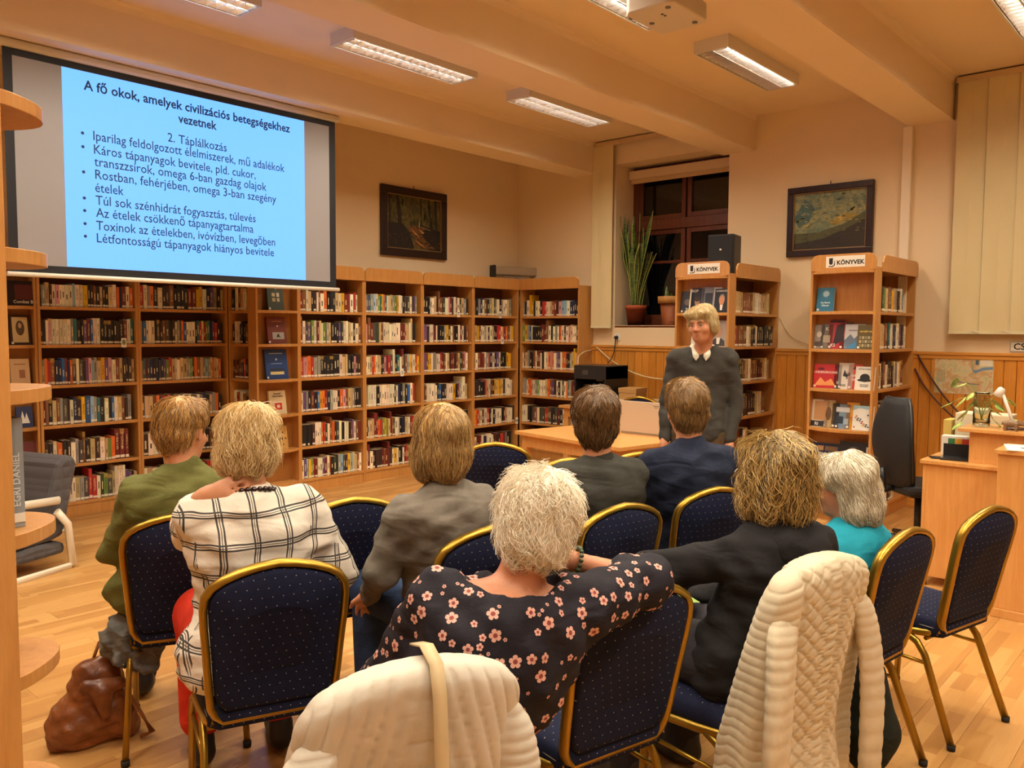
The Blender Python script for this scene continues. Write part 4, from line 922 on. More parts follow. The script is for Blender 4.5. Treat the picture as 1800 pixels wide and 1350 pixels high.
# ------------------------------------------------------------------ tables, laptop, printer
def table(label, x0, y0, x1, y1, z, apron=.10, leg=.06, m=DESK, rot=0):
    t = empty('wooden_table', ((x0+x1)/2, (y0+y1)/2, 0), R(rot), label, 'table'); a, b = (x1-x0)/2, (y1-y0)/2
    MB().box((-a, -b, z-.03), (a, b, z)).build('table_top', m, t, .003)
    i = .05
    for p, q in (((-a+i, -b+i), (a-i, -b+i+.022)), ((-a+i, b-i-.022), (a-i, b-i)), ((-a+i, -b+i), (-a+i+.022, b-i)), ((a-i-.022, -b+i), (a-i, b-i))):
        MB().box((p[0], p[1], z-.03-apron), (q[0], q[1], z-.031)).build('apron', m, t)
    for sx in (-1, 1):
        for sy in (-1, 1):
            cx, cy = sx*(a-i-leg/2+.006), sy*(b-i-leg/2+.006)
            MB().box((cx-leg/2, cy-leg/2, 0), (cx+leg/2, cy+leg/2, z-.031)).build('leg', m, t, .003)
    return t
table('beech speaker table with an open laptop in front of the bookshelves', 5.072, 3.30, 6.072, 4.55, .74, rot=-10)
table('beech side table with the black printer at the shelf corner', 7.32, 4.97, 7.95, 5.86, .74)
lp = empty('laptop', (5.72, 3.70, .741), 0, 'open laptop with a pale lid seen from behind on the speaker table', 'laptop')
MB().box((0, -.2, 0), (.27, .2, .016)).build('base', mat('laptop_silver', '#b9b4ac', .4, .3), lp, .004)
kb = MB()
for i in range(5):
    for j in range(12): kb.box((.04+.022*i, -.17+.028*j, .016), (.058+.022*i, -.148+.028*j, .0185))
kb.build('keyboard', BLACKP, lp)
Ml = Matrix.Translation((0, 0, .016)) @ Matrix.Rotation(-.10, 4, 'Y')
lid = MB().box((-.010, -.205, 0), (-.0, .205, .262), M=Ml).build('lid', mat('laptop_lid', '#cdb9a0', .35, .1), lp, .003)
MB().box((.0, -.19, .012), (.0008, .19, .25), M=Ml).build('display', mat('lit_display', '#101418', .3, emit=(.5, .75, 1.0), estr=.7), lp)
MB().box((-.0108, -.185, .228), (-.0101, -.135, .236), M=Ml).build('lid_mark', GREYP, lp)
MB().box((-.0108, -.175, .216), (-.0101, -.145, .221), M=Ml).build('lid_mark', GREYP, lp)
pr3 = empty('desktop_printer', (7.62, 5.48, .741), R(-90), 'black open-frame printer on the side table by the shelf corner', 'printer')
w2, d2, hh = .22, .22, .46
for a in (-1, 1): MB().box((a*w2-.025 if a > 0 else -w2, -d2, 0), (w2 if a > 0 else -w2+.025, d2, hh)).build('side_wall', BLACKP, pr3, .006)
MB().box((-w2+.025, d2-.02, 0), (w2-.025, d2, hh)).build('rear_wall', BLACKP, pr3)
MB().box((-w2, -d2-.004, hh-.15), (w2, d2, hh+.004)).build('top_housing', mat('printer_black', '#232224', .35), pr3, .006)
MB().box((-w2+.025, -d2, 0), (w2-.025, d2-.02, .06)).build('base', BLACKP, pr3)
MB().box((-.13, -.15, .17), (.13, .15, .185)).build('bed', mat('printer_bed', '#2c3a34', .4), pr3)
for xx in (-.02, .10): MB().tube([(xx, .05, .06), (xx, .05, hh-.15)], .006, 6).build('guide_rod', CHROME, pr3)
MB().box((-.10, -d2-.0052, hh-.10), (-.02, -d2-.0042, hh-.05)).build('badge', mat('badge_dark', '#4a4440', .4), pr3)
MB().prism([(-.05, .28), (.05, .28), (.03, .33), (-.03, .33)], -.03, .03, axis='y').build('print_head', GREYP, pr3)
def carton(label, x, y, z, a, b, h, rot, col='#b88a52', lidc=None):
    c = empty('cardboard_box', (x, y, z), R(rot), label, 'box')
    MB().box((-a/2, -b/2, 0), (a/2, b/2, h*.75)).build('tray', mat('cb_'+col.strip('#'), col, .8), c, .003)
    MB().box((-a/2-.004, -b/2-.004, h*.55), (a/2+.004, b/2+.004, h)).build('lid', mat('cb_'+(lidc or col).strip('#'), lidc or col, .8), c, .003)
carton('flat brown cardboard box on top of the stack next to the black printer', 7.70, 5.10, .842, .24, .22, .12, 4, '#c0935a')
carton('dark lower cardboard box in the stack next to the black printer', 7.70, 5.10, .741, .26, .20, .10, 6, '#8a4a2c', '#c9b08a')
lc = empty('pine_cabinet', (7.80, 4.73, 0), 0, 'low pine cabinet by the wainscot behind the speaker', 'cabinet')
MB().box((-.16, -.19, 0), (.16, .19, .69)).build('body', DESK, lc, .003); MB().box((-.17, -.2, .69), (.17, .2, .71)).build('top', DESK, lc, .003)
MB().box((-.166, -.18, .06), (-.16, .18, .66)).build('door', DESK, lc, .002); MB().lathe([(0, 0), (.012, .004), (.012, .012), (0, .016)], 10, M=Matrix.Translation((-.166, -.14, .4)) @ Matrix.Rotation(-PI/2, 4, 'Y')).build('knob', CHROME, lc)
carton('pale cardboard box on the pine cabinet beside the speaker', 7.76, 4.82, .711, .2, .16, .13, 0, '#c4a878')
carton('small green-lidded box on the pine cabinet beside the speaker', 7.82, 4.64, .711, .2, .15, .12, 0, '#2f6a3a', '#4a8a4a')
carton('small red-brown box on top of the green one beside the speaker', 7.82, 4.64, .832, .18, .14, .08, 4, '#6a3424')
# grey armchair far left
ac = empty('armchair', (1.62, 5.95, 0), R(20), 'dark grey quilted armchair with white bent legs behind the near bookcase', 'armchair')
GF = mat('grey_quilt_fabric', '#4a4648', .9); nt = NT(GF); co = nt.coord(); s = sep(nt, co)
gg = nt.math('MULTIPLY', nt.math('ABSOLUTE', nt.math('SINE', nt.math('MULTIPLY', s[2], 42.0))), nt.math('ABSOLUTE', nt.math('SINE', nt.math('MULTIPLY', s[0], 42.0)))); nt.bump(gg, .5, .01)

MB().prism([(-.30, .10), (.30, .10), (.30, .18), (.10, .20), (-.30, .16)], -.29, .29, axis='y').build('seat_base', GF, ac, .03)
sdf_arm = [('c', (-.26, -.24, .36), (-.26, .24, .36), .075, .075), ('c', (.22, -.24, .38), (.22, .24, .38), .075, .075)]
acs = MB().prism([(-.28, .18), (.22, .20), (.30, .22), (.42, .68), (.40, .74), (.33, .75), (.27, .70), (.16, .36), (-.26, .34), (-.30, .28)], -.28, .28, axis='y'); o = acs.build('seat_and_back', GF, ac, .03)
for s_ in (-1, 1):
    MB().tube([(.22, s_*.315, .40), (.30, s_*.315, .30), (.33, s_*.315, .02), (.31, s_*.315, .012), (-.33, s_*.315, .012), (-.36, s_*.315, .03), (-.34, s_*.315, .46), (-.30, s_*.315, .50), (.24, s_*.315, .47)], .018, 8, flat=1.5).build('bent_leg', mat('white_bent_wood', '#e2d6c0', .4), ac)
MB().tube([(.3, -.315, .25), (.3, .315, .25)], .012, 6).build('cross_rail', mat('white_bent_wood', '#e2d6c0', .4), ac)

# ------------------------------------------------------------------ librarian desk
dk = empty('librarian_desk', (5.55, 1.49, 0), 0, 'pale beech librarian desk facing the audience', 'desk')
MB().box((.0, -.95, .06), (.022, -.02, .775)).build('front_panel', DESK, dk, .002)
MB().box((.0, -.02, .06), (.62, .0, .775)).build('end_panel', DESK, dk, .002)
MB().box((-.02, -.95, .775), (.66, .015, .80)).build('desk_top', DESK, dk, .003)
for p in ((.01, -.03), (.58, -.03), (.58, -.9), (.01, -.9)): MB().tube([(p[0], p[1], 0), (p[0], p[1], .07)], .014, 8).build('foot', mat('dark_steel', '#3a3634', .4, .8), dk)
sh = empty('desk_riser', (5.62, 1.25, .80), 0, 'raised beech riser shelf standing on the librarian desk', 'shelf')
MB().box((.0, -.75, 0), (.30, -.73, .19)).build('side', DESK, sh); MB().box((.0, -.02, 0), (.30, .0, .19)).build('side', DESK, sh)
MB().box((.0, -.73, .0), (.018, -.02, .19)).build('front_board', DESK, sh, .002)
MB().box((-.04, -.8, .19), (.34, .06, .213)).build('top_board', DESK, sh, .003)
tc = empty('tall_cabinet', (5.195, 1.01, 0), 0, 'tall beech cabinet end at the photo edge with a printed sheet on top', 'cabinet')
MB().box((.0, -.62, .05), (.315, .0, .925)).build('body', DESK, tc, .003); MB().box((-.02, -.64, .925), (.325, .015, .95)).build('top', DESK, tc, .003); MB().box((-.012, -.62, .0), (.31, .004, .05)).build('plinth', DESK, tc, .003)
ps = MB().box((-.14, -.2, 0), (.14, .2, .004)).build('printed_sheet', PAPER); ps.matrix_world = Matrix.Translation((5.345, .80, .951)) @ Matrix.Rotation(.25, 4, 'Z'); tag(ps, 'stack of white leaflets with dark printed blobs on the tall cabinet', 'papers')
for i, (a, b) in enumerate(((-.02, .08), (.03, .0), (-.05, -.05))): MB().prism([(a+.035*math.cos(t), b+.05*math.sin(t)) for t in np.linspace(0, 2*PI, 13)[:-1]], .0041, .0046).build('print', mat('print_'+['33475a', '5a3a34', '2a3038'][i], '#'+['33475a', '5a3a34', '2a3038'][i], .6), ps)
# things on the desk
bx = empty('white_box', (5.86, 1.36, .801), R(5), 'small white carton with a colourful stripe on the librarian desk', 'box')
MB().box((-.04, -.10, 0), (.04, .10, .13)).build('carton', WHITE, bx, .003)
for i, c in enumerate(('#c8402a', '#e0a030', '#3a7a4a')): MB().box((-.0412, -.06+.04*i, .07), (-.0402, -.02+.04*i, .115)).build('label_print', mat('print_'+c[1:], c, .5), bx)
fo = empty('black_folder', (5.70, 1.33, .801), R(8), 'black folded card holder lying open in front of the white carton', 'folder')
MB().box((-.09, -.09, 0), (.09, .09, .008)).build('lower_leaf', BLACKP, fo); MB().box((.08, -.09, .008), (.088, .09, .085)).build('upper_leaf', BLACKP, fo)
ph = MB().box((-.035, -.05, 0), (.035, .05, .009)).build('phone', BLACKP, None, .004); ph.matrix_world = Matrix.Translation((5.66, 1.43, .8012)) @ Matrix.Rotation(.5, 4, 'Z'); tag(ph, 'black mobile phone lying at the desk corner', 'phone')
MB().box((-.031, -.046, .009), (.031, .046, .0095)).build('display', mat('dark_glass', '#2a2c30', .08), ph)
fb = empty('file_box', (5.93, 1.12, .801), 0, 'cream file drawer box behind the riser on the librarian desk', 'box')
MB().box((.05, -.02, 0), (.25, .30, .27)).build('shell', mat('file_cream', '#d8cdb0', .6), fb, .006)
for i in range(3): MB().box((.044, .0+.1*i, .17), (.05, .07+.1*i, .18)).build('handle_slot', GREYP, fb)
yb_ = MB().box((0, 0, 0), (.16, .05, .22)).build('yellow_file', mat('yellow_card', '#c9ae5a', .7), None, .002); yb_.location = (5.96, 1.435, .801); tag(yb_, 'yellowish folder standing beside the cream file box', 'folder')
# glass with pothos cuttings on the riser
VX, VY, VZ = 5.74, 1.215, 1.0135
gv = empty('glass_vase', (VX, VY, VZ), 0, 'clear ribbed glass jar holding pothos cuttings on the desk riser', 'vase')
GLS = mat('clear_glass', '#e8efe8', .05, trans=1.0); GLS.node_tree.nodes['Principled BSDF'].inputs['IOR'].default_value = 1.3
MB().lathe([(.0, .004), (.046, .004), (.048, .02)]+[(.047+.002*(i % 2), .02+.017*i) for i in range(9)]+[(.046, .175), (.038, .19), (.038, .205), (.043, .212), (.041, .215), (.034, .205), (.034, .19), (.042, .172), (.043, .02), (0, .012)], 24).build('glass', GLS, gv)
LEAF = mat('pothos_leaf', '#8fae4c', .45); nt = NT(LEAF); nt.color(nt.ramp(nt.noise(nt.coord(), 18, 3), [(.35, lin('#6f9438')), (.6, lin('#b9c86a'))]))
pt = empty('pothos_cuttings', (VX, VY, VZ), 0, 'pothos cuttings with yellow-green leaves in the glass jar', 'plant')
LSP = [((-.01, .03, .26), (-.02, .14, .30), [.5, .75, 1.0]), ((0, .02, .26), (.0, .17, .14), [.45, .7, 1.0]), ((0, -.03, .25), (.02, -.14, .18), [.5, .8, 1.0]), ((.01, .0, .27), (.05, -.05, .05), [.8, 1.0]), ((-.01, .02, .25), (-.05, .10, .03), [.8, 1.0]), ((0, -.02, .25), (.03, -.17, .06), [.6, 1.0])]
def leaf_mesh(M, L, wd, m, name, parent):
    P = []
    for i in range(7):
        t = i/6; hw = wd*math.sin(PI*min(1, t*.98+.02))**.8*(1-.35*t)
        P.append([M @ Vector((-hw, L*t, -.25*hw-.18*L*t*t)), M @ Vector((0, L*t, -.18*L*t*t)), M @ Vector((hw, L*t, -.25*hw-.18*L*t*t))])
    b = MB().grid(P); me = b.mesh(name, m); o = link(name, me, parent); so_ = o.modifiers.new('s', 'SOLIDIFY'); so_.thickness = .0012; return o
for mid_, end_, lv in LSP:
    a = Vector((0, 0, .03)); b_ = Vector(mid_); c_ = Vector(end_)
    pts = [a*(1-t)**2+b_*2*t*(1-t)+c_*t*t for t in np.linspace(0, 1, 9)]
    st = MB().tube(pts, .0025, 5).build('stem', mat('pothos_stem', '#8a9a4a', .5), pt)
    for t in lv:
        p = a*(1-t)**2+b_*2*t*(1-t)+c_*t*t
        yaw = math.atan2(c_.y, c_.x)-PI/2+random.uniform(-.9, .9)
        leaf_mesh(Matrix.Translation(p) @ Matrix.Rotation(yaw, 4, 'Z') @ Matrix.Rotation(random.uniform(-.9, -.2), 4, 'X'), random.uniform(.07, .10), .028, LEAF, 'leaf', st)
# desk lamp and rhino figurine
dl = empty('desk_lamp', (5.72, 1.03, VZ), 0, 'white slanted desk lamp arm behind the little rhino', 'lamp')
MB().lathe([(0, 0), (.06, 0), (.06, .012), (.02, .018), (0, .02)], 18).build('base', mat('lamp_dark_base', '#4a3428', .4), dl)
MB().tube([(0, 0, .015), (.0, .03, .10), (.0, .075, .225)], .010, 8).build('arm', WHITE, dl)
MB().lathe([(.012, .03), (.022, .02), (.028, -.03), (.024, -.03), (.018, .015)], 14, M=Matrix.Translation((0, .085, .225)) @ Matrix.Rotation(.5, 4, 'X')).build('lamp_head', WHITE, dl)
rh = empty('rhino_figurine', (5.615, 1.03, VZ), R(-90), 'small brown rhinoceros figurine at the edge of the desk riser', 'figurine')
FIG = mat('figurine_brown', '#7a5c40', .5)
sdf_obj('body', [('e', (0, 0, .045), (.045, .02, .022)), ('e', (.045, 0, .05), (.018, .014, .016)), ('c', (.05, 0, .048), (.078, 0, .036), .012, .008), ('c', (.078, 0, .04), (.086, 0, .056), .004, .001)]+[('c', (a, b, .04), (a, b, .004), .009, .008) for a in (-.028, .028) for b in (-.011, .011)]+[('c', (.04, b, .062), (.036, b*1.5, .072), .005, .002) for b in (-.009, .009)]+[('c', (-.044, 0, .05), (-.052, 0, .03), .003, .002)], FIG, rh, res=.003, k=.01)
# office chair
oc = empty('office_chair', (6.40, 1.74, 0), R(48), 'black mesh-back swivel office chair behind the librarian desk', 'chair')
MESHB = mat('black_mesh', '#141213', .75)
P = []
for i in range(13):
    t = i/12; z = .50+.62*t; hw = .235*(math.sin(PI*(.13+.80*t)))**.42; yb2 = .20+.05*math.sin(PI*t)+.03*t
    P.append([(hw*u_, yb2-.05*u_*u_, z) for u_ in np.linspace(-1, 1, 13)])
bk = MB().grid(P).build('mesh_back', MESHB, oc); so_ = bk.modifiers.new('s', 'SOLIDIFY'); so_.thickness = .025
MB().tube([P[i][0] for i in range(13)]+[P[12][j] for j in range(1, 13)]+[P[i][12] for i in range(11, -1, -1)]+[P[0][j] for j in range(11, 0, -1)], .016, 8, closed=True).build('back_frame', BLACKP, oc)
MB().prism([(-.22, -.22), (.22, -.22), (.24, 0), (.22, .2), (-.22, .2), (-.24, 0)], .43, .51).build('seat', MESHB, oc, .03)
MB().tube([(0, .2, .47), (0, .27, .44), (0, .29, .62)], .02, 8).build('back_bracket', BLACKP, oc)
MB().tube([(0, 0, .43), (0, 0, .08)], .026, 10).build('gas_column', BLACKP, oc)
for k in range(5):
    a = 2*PI*k/5; MB().tube([(0, 0, .11), (.30*math.cos(a), .30*math.sin(a), .075)], [.026, .016], 8).build('base_arm', BLACKP, oc)
    MB().lathe([(0, -.012), (.026, -.012), (.026, .012), (0, .012)], 12, M=Matrix.Translation((.30*math.cos(a), .30*math.sin(a), .028)) @ Matrix.Rotation(a, 4, 'Z') @ Matrix.Rotation(PI/2, 4, 'X')).build('castor', BLACKP, oc)
for s_ in (-1, 1): MB().tube([(s_*.24, .05, .47), (s_*.28, .05, .52), (s_*.28, .05, .66), (s_*.28, -.10, .68)], .016, 8).build('armrest', BLACKP, oc)

# ------------------------------------------------------------------ wall things
mp_ = empty('town_map', (X_B-.028, 2.075, 1.06), 0, 'coloured town map pinned to the pine wainscot', 'map')
MAPM = mat('map_print', '#cfc08a', .7); nt = NT(MAPM); co = nt.coord(); n1 = nt.noise(nt.mapping(co, (1, 9, 9)), 1.2, 6, .65, .4); nt.color(nt.ramp(n1, [(.36, lin('#b9b487')), (.47, lin('#d2c79c')), (.56, lin('#cc9e72')), (.66, lin('#a9b078'))]))
MB().box((0, -.465, 0), (.002, 0, .315)).build('sheet', MAPM, mp_)
def river(pts, wd, c, name):
    MB().tube([(-.0003, y, z) for y, z in pts], wd, 4, flat=.06, up=(0, 0, 1)).build(name, mat('print_'+c[1:], c, .6), mp_)
def ribbon(pts, wd, c, name):
    P = [[(-.0006, y, z+wd), (-.0006, y, z-wd)] for y, z in pts]; MB().grid(P).build(name, mat('print_'+c[1:], c, .6), mp_)
ribbon([(-.29, .31), (-.30, .24), (-.31, .205), (-.33, .20), (-.38, .225), (-.46, .235)], .012, '#6f8fae', 'river_print')
ribbon([(-.15, .10), (-.2, .107), (-.28, .093), (-.36, .09)], .003, '#4a6a8a', 'road_print')
MB().box((-.0008, -.455, .25), (-.0002, -.36, .305)).build('legend_print', mat('print_e0d8c0', '#e0d8c0', .6), mp_)
MB().box((-.001, -.35, .26), (-.0003, -.325, .30)).build('crest_print', mat('print_3f5a6a', '#3f5a6a', .6), mp_)
for i in range(5): MB().box((-.0008, -.03-.014*i, .10), (-.0002, -.02-.014*i, .21)).build('index_print', mat('print_a89f7a', '#a89f7a', .6), mp_)
sg = MB().box((-.006, -.40, 0), (0, 0, .092)).build('quiet_sign', PAPER); sg.location = (X_B-.001, 1.505, 1.437); tag(sg, 'white wall sign with black capitals cut by the photo edge', 'sign')
MB().box((-.0072, -.396, .004), (-.0062, -.004, .088)).build('sign_border', INK, sg); MB().box((-.0084, -.392, .008), (-.0074, -.008, .084)).build('sign_face', PAPER, sg)
lettering('CSEND', .075, frame_m((-.0088, -.03, .022), (0, -1, 0), (0, 0, 1)), INK, sg, 'sign_lettering', bold=.0015)
sk = empty('wall_socket', (X_B, 5.52, 1.52), 0, 'white wall socket with a black plug above the wainscot', 'socket')
MB().box((-.012, -.04, -.04), (0, .04, .04)).build('plate', WHITE, sk, .004); MB().tube([(-.012, 0, 0), (-.05, 0, -.005)], .02, 10).build('plug', BLACKP, sk)
def cord(label, pts, r, m, cat='cable'):
    pts = [Vector(p) for p in pts]; q = []
    for i in range(len(pts)-1):
        p0 = pts[max(i-1, 0)]; p1 = pts[i]; p2 = pts[i+1]; p3 = pts[min(i+2, len(pts)-1)]
        for t in np.linspace(0, 1, 7)[:-1]: q.append(.5*((2*p1)+(p2-p0)*t+(2*p0-5*p1+4*p2-p3)*t*t+(3*p1-p0-3*p2+p3)*t**3))
    q.append(pts[-1]); o = MB().tube(q, r, 6).build('cable', m); tag(o, label, cat); return o
WC = mat('white_cable', '#e2cfa8', .5)
cord('cream cable drooping across the wainscot behind the speaker', [(7.97, 5.86, 1.44), (7.93, 5.5, 1.22), (7.93, 5.1, 1.08), (7.93, 4.6, 1.06), (7.93, 4.22, 1.12), (7.96, 4.13, 1.2)], .007, WC)
cord('cream cable arching from the corner bookcase to the printer', [(7.96, 5.87, 1.36), (7.80, 5.84, 1.35), (7.62, 5.80, 1.30), (7.5, 5.72, 1.215)], .006, WC)
cord('dark cable hanging from the wall socket to the printer', [(7.955, 5.52, 1.515), (7.94, 5.52, 1.4), (7.93, 5.54, 1.3), (7.86, 5.56, 1.212)], .006, BLACKP)
cord('thin cream cable running from the speaker bookcase down to the second case', [(7.99, 3.54, 1.75), (7.98, 3.40, 1.55), (7.98, 3.1, 1.44), (7.975, 2.85, 1.40)], .005, WC)
cord('upper dark cable looping from the second bookcase to the file box', [(7.97, 2.24, 1.43), (7.95, 2.1, 1.2), (7.93, 1.95, 1.0), (7.9, 1.75, .80)], .008, mat('dark_red_cable', '#4a1c14', .5))
cord('lower dark cable looping from the second bookcase toward the desk', [(7.97, 2.24, 1.27), (7.95, 2.15, 1.12), (7.93, 2.0, .95), (7.9, 1.8, .78)], .008, mat('dark_red_cable', '#4a1c14', .5))
# plants on the sill
TERR = mat('terracotta', '#a04a24', .7)
def snake_plant(loc, label, leaves, pr=.11, ph=.215, hmax=1.2, pm=TERR, pot_label=''):
    p = empty('flower_pot', loc, 0, pot_label, 'pot'); 
    MB().lathe([(0, .004), (pr*.72, .004), (pr*.74, 0), (pr*.93, ph*.8), (pr*1.0, ph*.8), (pr*1.02, ph), (pr*.93, ph), (pr*.9, ph*.88), (0, ph*.88)], 24).build('pot', pm, p)
    MB().lathe([(0, 0), (pr*.9, .0), (pr*.88, .012), (0, .014)], 18, (0, 0, ph*.88)).build('soil', mat('soil', '#2c1d14', .95), p)
    s = empty('snake_plant', loc, 0, label, 'plant')
    SM = mat('snake_leaf', '#3f5a2a', .45); 
    if not SM.node_tree.nodes.get('done'):
        nt = NT(SM); uv = nt.n('ShaderNodeAttribute', attribute_name='edge'); nz = nt.noise(nt.mapping(nt.coord(), (8, 8, 40)), 1.5, 3)
        body = nt.ramp(nz, [(.35, lin('#22381c')), (.6, lin('#5a7434'))]); nt.color(nt.mix(uv.outputs['Fac'], body, lin('#b9b458'))); nt.n('ShaderNodeValue').name = 'done'
    for i in range(leaves):
        a = random.uniform(0, 2*PI); r0 = random.uniform(.01, pr*.55); L = hmax*random.uniform(.5, 1.0); lean = random.uniform(.05, .42)*(1.2-L/hmax*.6); tw = random.uniform(0, PI); wd = random.uniform(.024, .038)
        rows, ed = [], []
        for j in range(11):
            t = j/10; w_ = wd*(.55+.75*t-.2*t*t)*(1 if t < .75 else max(.02, (1-t)/.25)**.7)
            c = Vector((r0*math.cos(a)+lean*L*t*t*math.cos(a)+.02*math.sin(5*t+a), r0*math.sin(a)+lean*L*t*t*math.sin(a), ph*.86+L*t))
            tx = tw+.8*t; d = Vector((math.cos(tx), math.sin(tx), 0)); nn = Vector((-math.sin(tx), math.cos(tx), 0))
            c = Vector((min(max(c.x, -.15), .15), min(max(c.y, -.34), .14), c.z)); rows.append([c-d*w_, c-d*w_*.72+nn*.004, c+nn*.008, c+d*w_*.72+nn*.004, c+d*w_])
        b = MB().grid(rows); me = b.mesh('leaf', SM); at = me.attributes.new('edge', 'FLOAT', 'POINT'); at.data.foreach_set('value', [1 if k % 5 in (0, 4) else 0 for k in range(55)])
        o = link('leaf', me, s); sd = o.modifiers.new('s', 'SOLIDIFY'); sd.thickness = .002
snake_plant((8.17, 5.385, 1.661), 'tall variegated snake plant in the window with many sword leaves', 30, .125, .235, 1.12, TERR, 'round terracotta pot of the tall snake plant')
snake_plant((8.20, 4.90, 1.661), 'sparse snake plant beside the window with a few thin leaves', 4, .10, .0001+.05, .55, mat('wicker', '#8a4a24', .8), 'low soil bowl inside the wooden planter')
wpz = empty('wooden_planter', (8.19, 4.92, 1.661), 0, 'wooden planter with a pale rim beside the snake plant', 'planter')
MB().lathe([(.10, 0), (.13, .25), (.118, .25), (.09, .01)], 8).build('body', wood('planter_wood', '#9a5428', '#7a3c18', rough=.6), wpz); MB().lathe([(.128, .25), (.155, .25), (.16, .33), (.135, .33), (.128, .25)], 8).build('rim', wood('planter_rim', '#c08a4a', '#a8743a', rough=.6), wpz)
# loudspeaker on the first freestanding case, fly-trap heater on the corner shelves
ls = empty('loudspeaker', (7.40, 3.86, 2.135), R(10), 'black loudspeaker box on top of the bookcase beside the window', 'loudspeaker')
MB().box((-.12, -.13, 0), (.12, .13, .40)).build('cabinet', BLACKP, ls, .012); MB().box((-.125, -.115, .015), (-.12, .115, .385)).build('grille', mat('speaker_grille', '#1f1e20', .9), ls, .003)
MB().lathe([(0, 0), (.012, 0), (.012, .003), (0, .003)], 10, M=Matrix.Translation((-.1252, 0, .25)) @ Matrix.Rotation(-PI/2, 4, 'Y')).build('badge', CHROME, ls)
ht = empty('electric_heater', (7.78, 6.93, 2.135), R(-22), 'small silver electric heater with a wire grille on the corner shelves', 'heater')
for s_ in (-1, 1): MB().box((s_*.33-.02, -.07, 0), (s_*.33+.02, .07, .27)).build('end_cap', BLACKP, ht, .01)
MB().box((-.31, -.06, .15), (.31, .06, .255)).build('top_shell', mat('heater_silver', '#b9a890', .35, .4), ht, .01); MB().box((-.31, .03, .02), (.31, .05, .15)).build('reflector', CHROME, ht)
for i in range(22): MB().tube([(-.30+.0285*i, -.06, .02), (-.30+.0285*i, -.06, .16)], .0022, 5).build('grille_wire', CHROME, ht)
for z in (.05, .1): MB().tube([(-.31, -.058, z), (.31, -.058, z)], .0022, 5).build('grille_bar', CHROME, ht)
MB().tube([(.34, 0, .2), (.40, 0, .22), (.46, .0, .15), (.47, 0, .01)], .006, 6).build('cord', BLACKP, ht)
# ------------------------------------------------------------------ people
V3 = lambda *a: np.array(a, float)
SKIN = mat('skin', '#c98a66', .5); nt = NT(SKIN); nt.b.inputs['Subsurface Weight'].default_value = .08; nt.b.inputs['Subsurface Radius'].default_value = (.9, .4, .25); nt.b.inputs['Subsurface Scale'].default_value = .01
co = nt.coord(); nt.color(nt.mix(nt.noise(co, 22, 4), lin('#c07e58'), lin('#d39a78'))); nt.bump(nt.noise(co, 160, 3), .12, .003)
SKIN2 = mat('ruddy_skin', '#c98a70', .5); nt = NT(SKIN2); co = nt.coord(); nt.color(nt.mix(nt.noise(co, 28, 4), lin('#b8704e'), lin('#d09572'))); nt.bump(nt.noise(co, 120, 4), .2, .003)
def cloth(name, c1, c2=None, scale=7, bump=.5, rough=.88, fine=220, aniso=(1, 1, 2.4)):
    m = mat(name, c1, rough, spec=.2); nt = NT(m); co = nt.coord()
    w1 = nt.noise(nt.mapping(co, aniso), scale, 2, .45, .7)
    nt.color(nt.mix(nt.noise(co, 30, 2), lin(c1), lin(c2 or c1)))
    h = nt.math('ADD', nt.math('MULTIPLY', w1, 1.0), nt.math('MULTIPLY', nt.noise(co, fine, 2), .06)); nt.bump(h, bump*.8, .03)
    return m
def hairmat(name, c1, c2, rough=.42):
    m = mat(name, c1, rough); nt = NT(m); ge = nt.n('ShaderNodeNewGeometry'); n = nt.noise(nt.coord(), 60, 3)
    f = nt.math('ADD', nt.math('MULTIPLY', ge.outputs['Random Per Island'], .65), nt.math('MULTIPLY', n, .35)); nt.color(nt.ramp(f, [(.15, lin(c2)), (.85, lin(c1))]))
    return m
def rot3(yaw=0, pitch=0, roll=0): return np.array(Matrix.Rotation(yaw, 3, 'Z') @ Matrix.Rotation(pitch, 3, 'X') @ Matrix.Rotation(roll, 3, 'Y'))
def head_prims(c, Rm, s=1.0, ears=True, face=True):
    T = lambda *p: c+Rm @ (V3(*p)*s)
    E = lambda p, r, k=None: ('e', T(*p), tuple(x*s for x in r), Rm)+(({'k': k},) if k else ())
    C = lambda a, b, ra, rb, k=.012: ('c', T(*a), T(*b), ra*s, rb*s, {'k': k})
    pr = [E((0, -.018, .035), (.076, .096, .088)), E((0, .03, -.03), (.064, .062, .085)), E((0, .052, -.088), (.040, .038, .030), .03), E((0, -.04, -.02), (.062, .06, .06))]
    if face:
        pr += [C((-.036, .078, .022), (.036, .078, .022), .013, .013, .015), C((0, .086, .012), (0, .106, -.026), .008, .013), E((.012, .096, -.03), (.009, .01, .008), .008), E((-.012, .096, -.03), (.009, .01, .008), .008),
               C((-.02, .088, -.058), (.02, .088, -.058), .006, .006, .008), C((-.018, .086, -.071), (.018, .086, -.071), .0065, .0065, .008), E((.042, .06, -.03), (.024, .024, .022), .02), E((-.042, .06, -.03), (.024, .024, .022), .02),
               ('-', T(.031, .098, .002), (.017*s, .014*s, .011*s), Rm, {'k': .008}), ('-', T(-.031, .098, .002), (.017*s, .014*s, .011*s), Rm, {'k': .008}), ('-', T(0, .104, -.0645), (.024*s, .012*s, .0022*s), Rm, {'k': .004})]
    if ears:
        for sx in (-1, 1): pr += [E((sx*.079, -.004, -.008), (.009, .019, .031), .010), ('-', T(sx*.089, .002, -.006), (.006*s, .011*s, .019*s), Rm, {'k': .005})]
    return pr
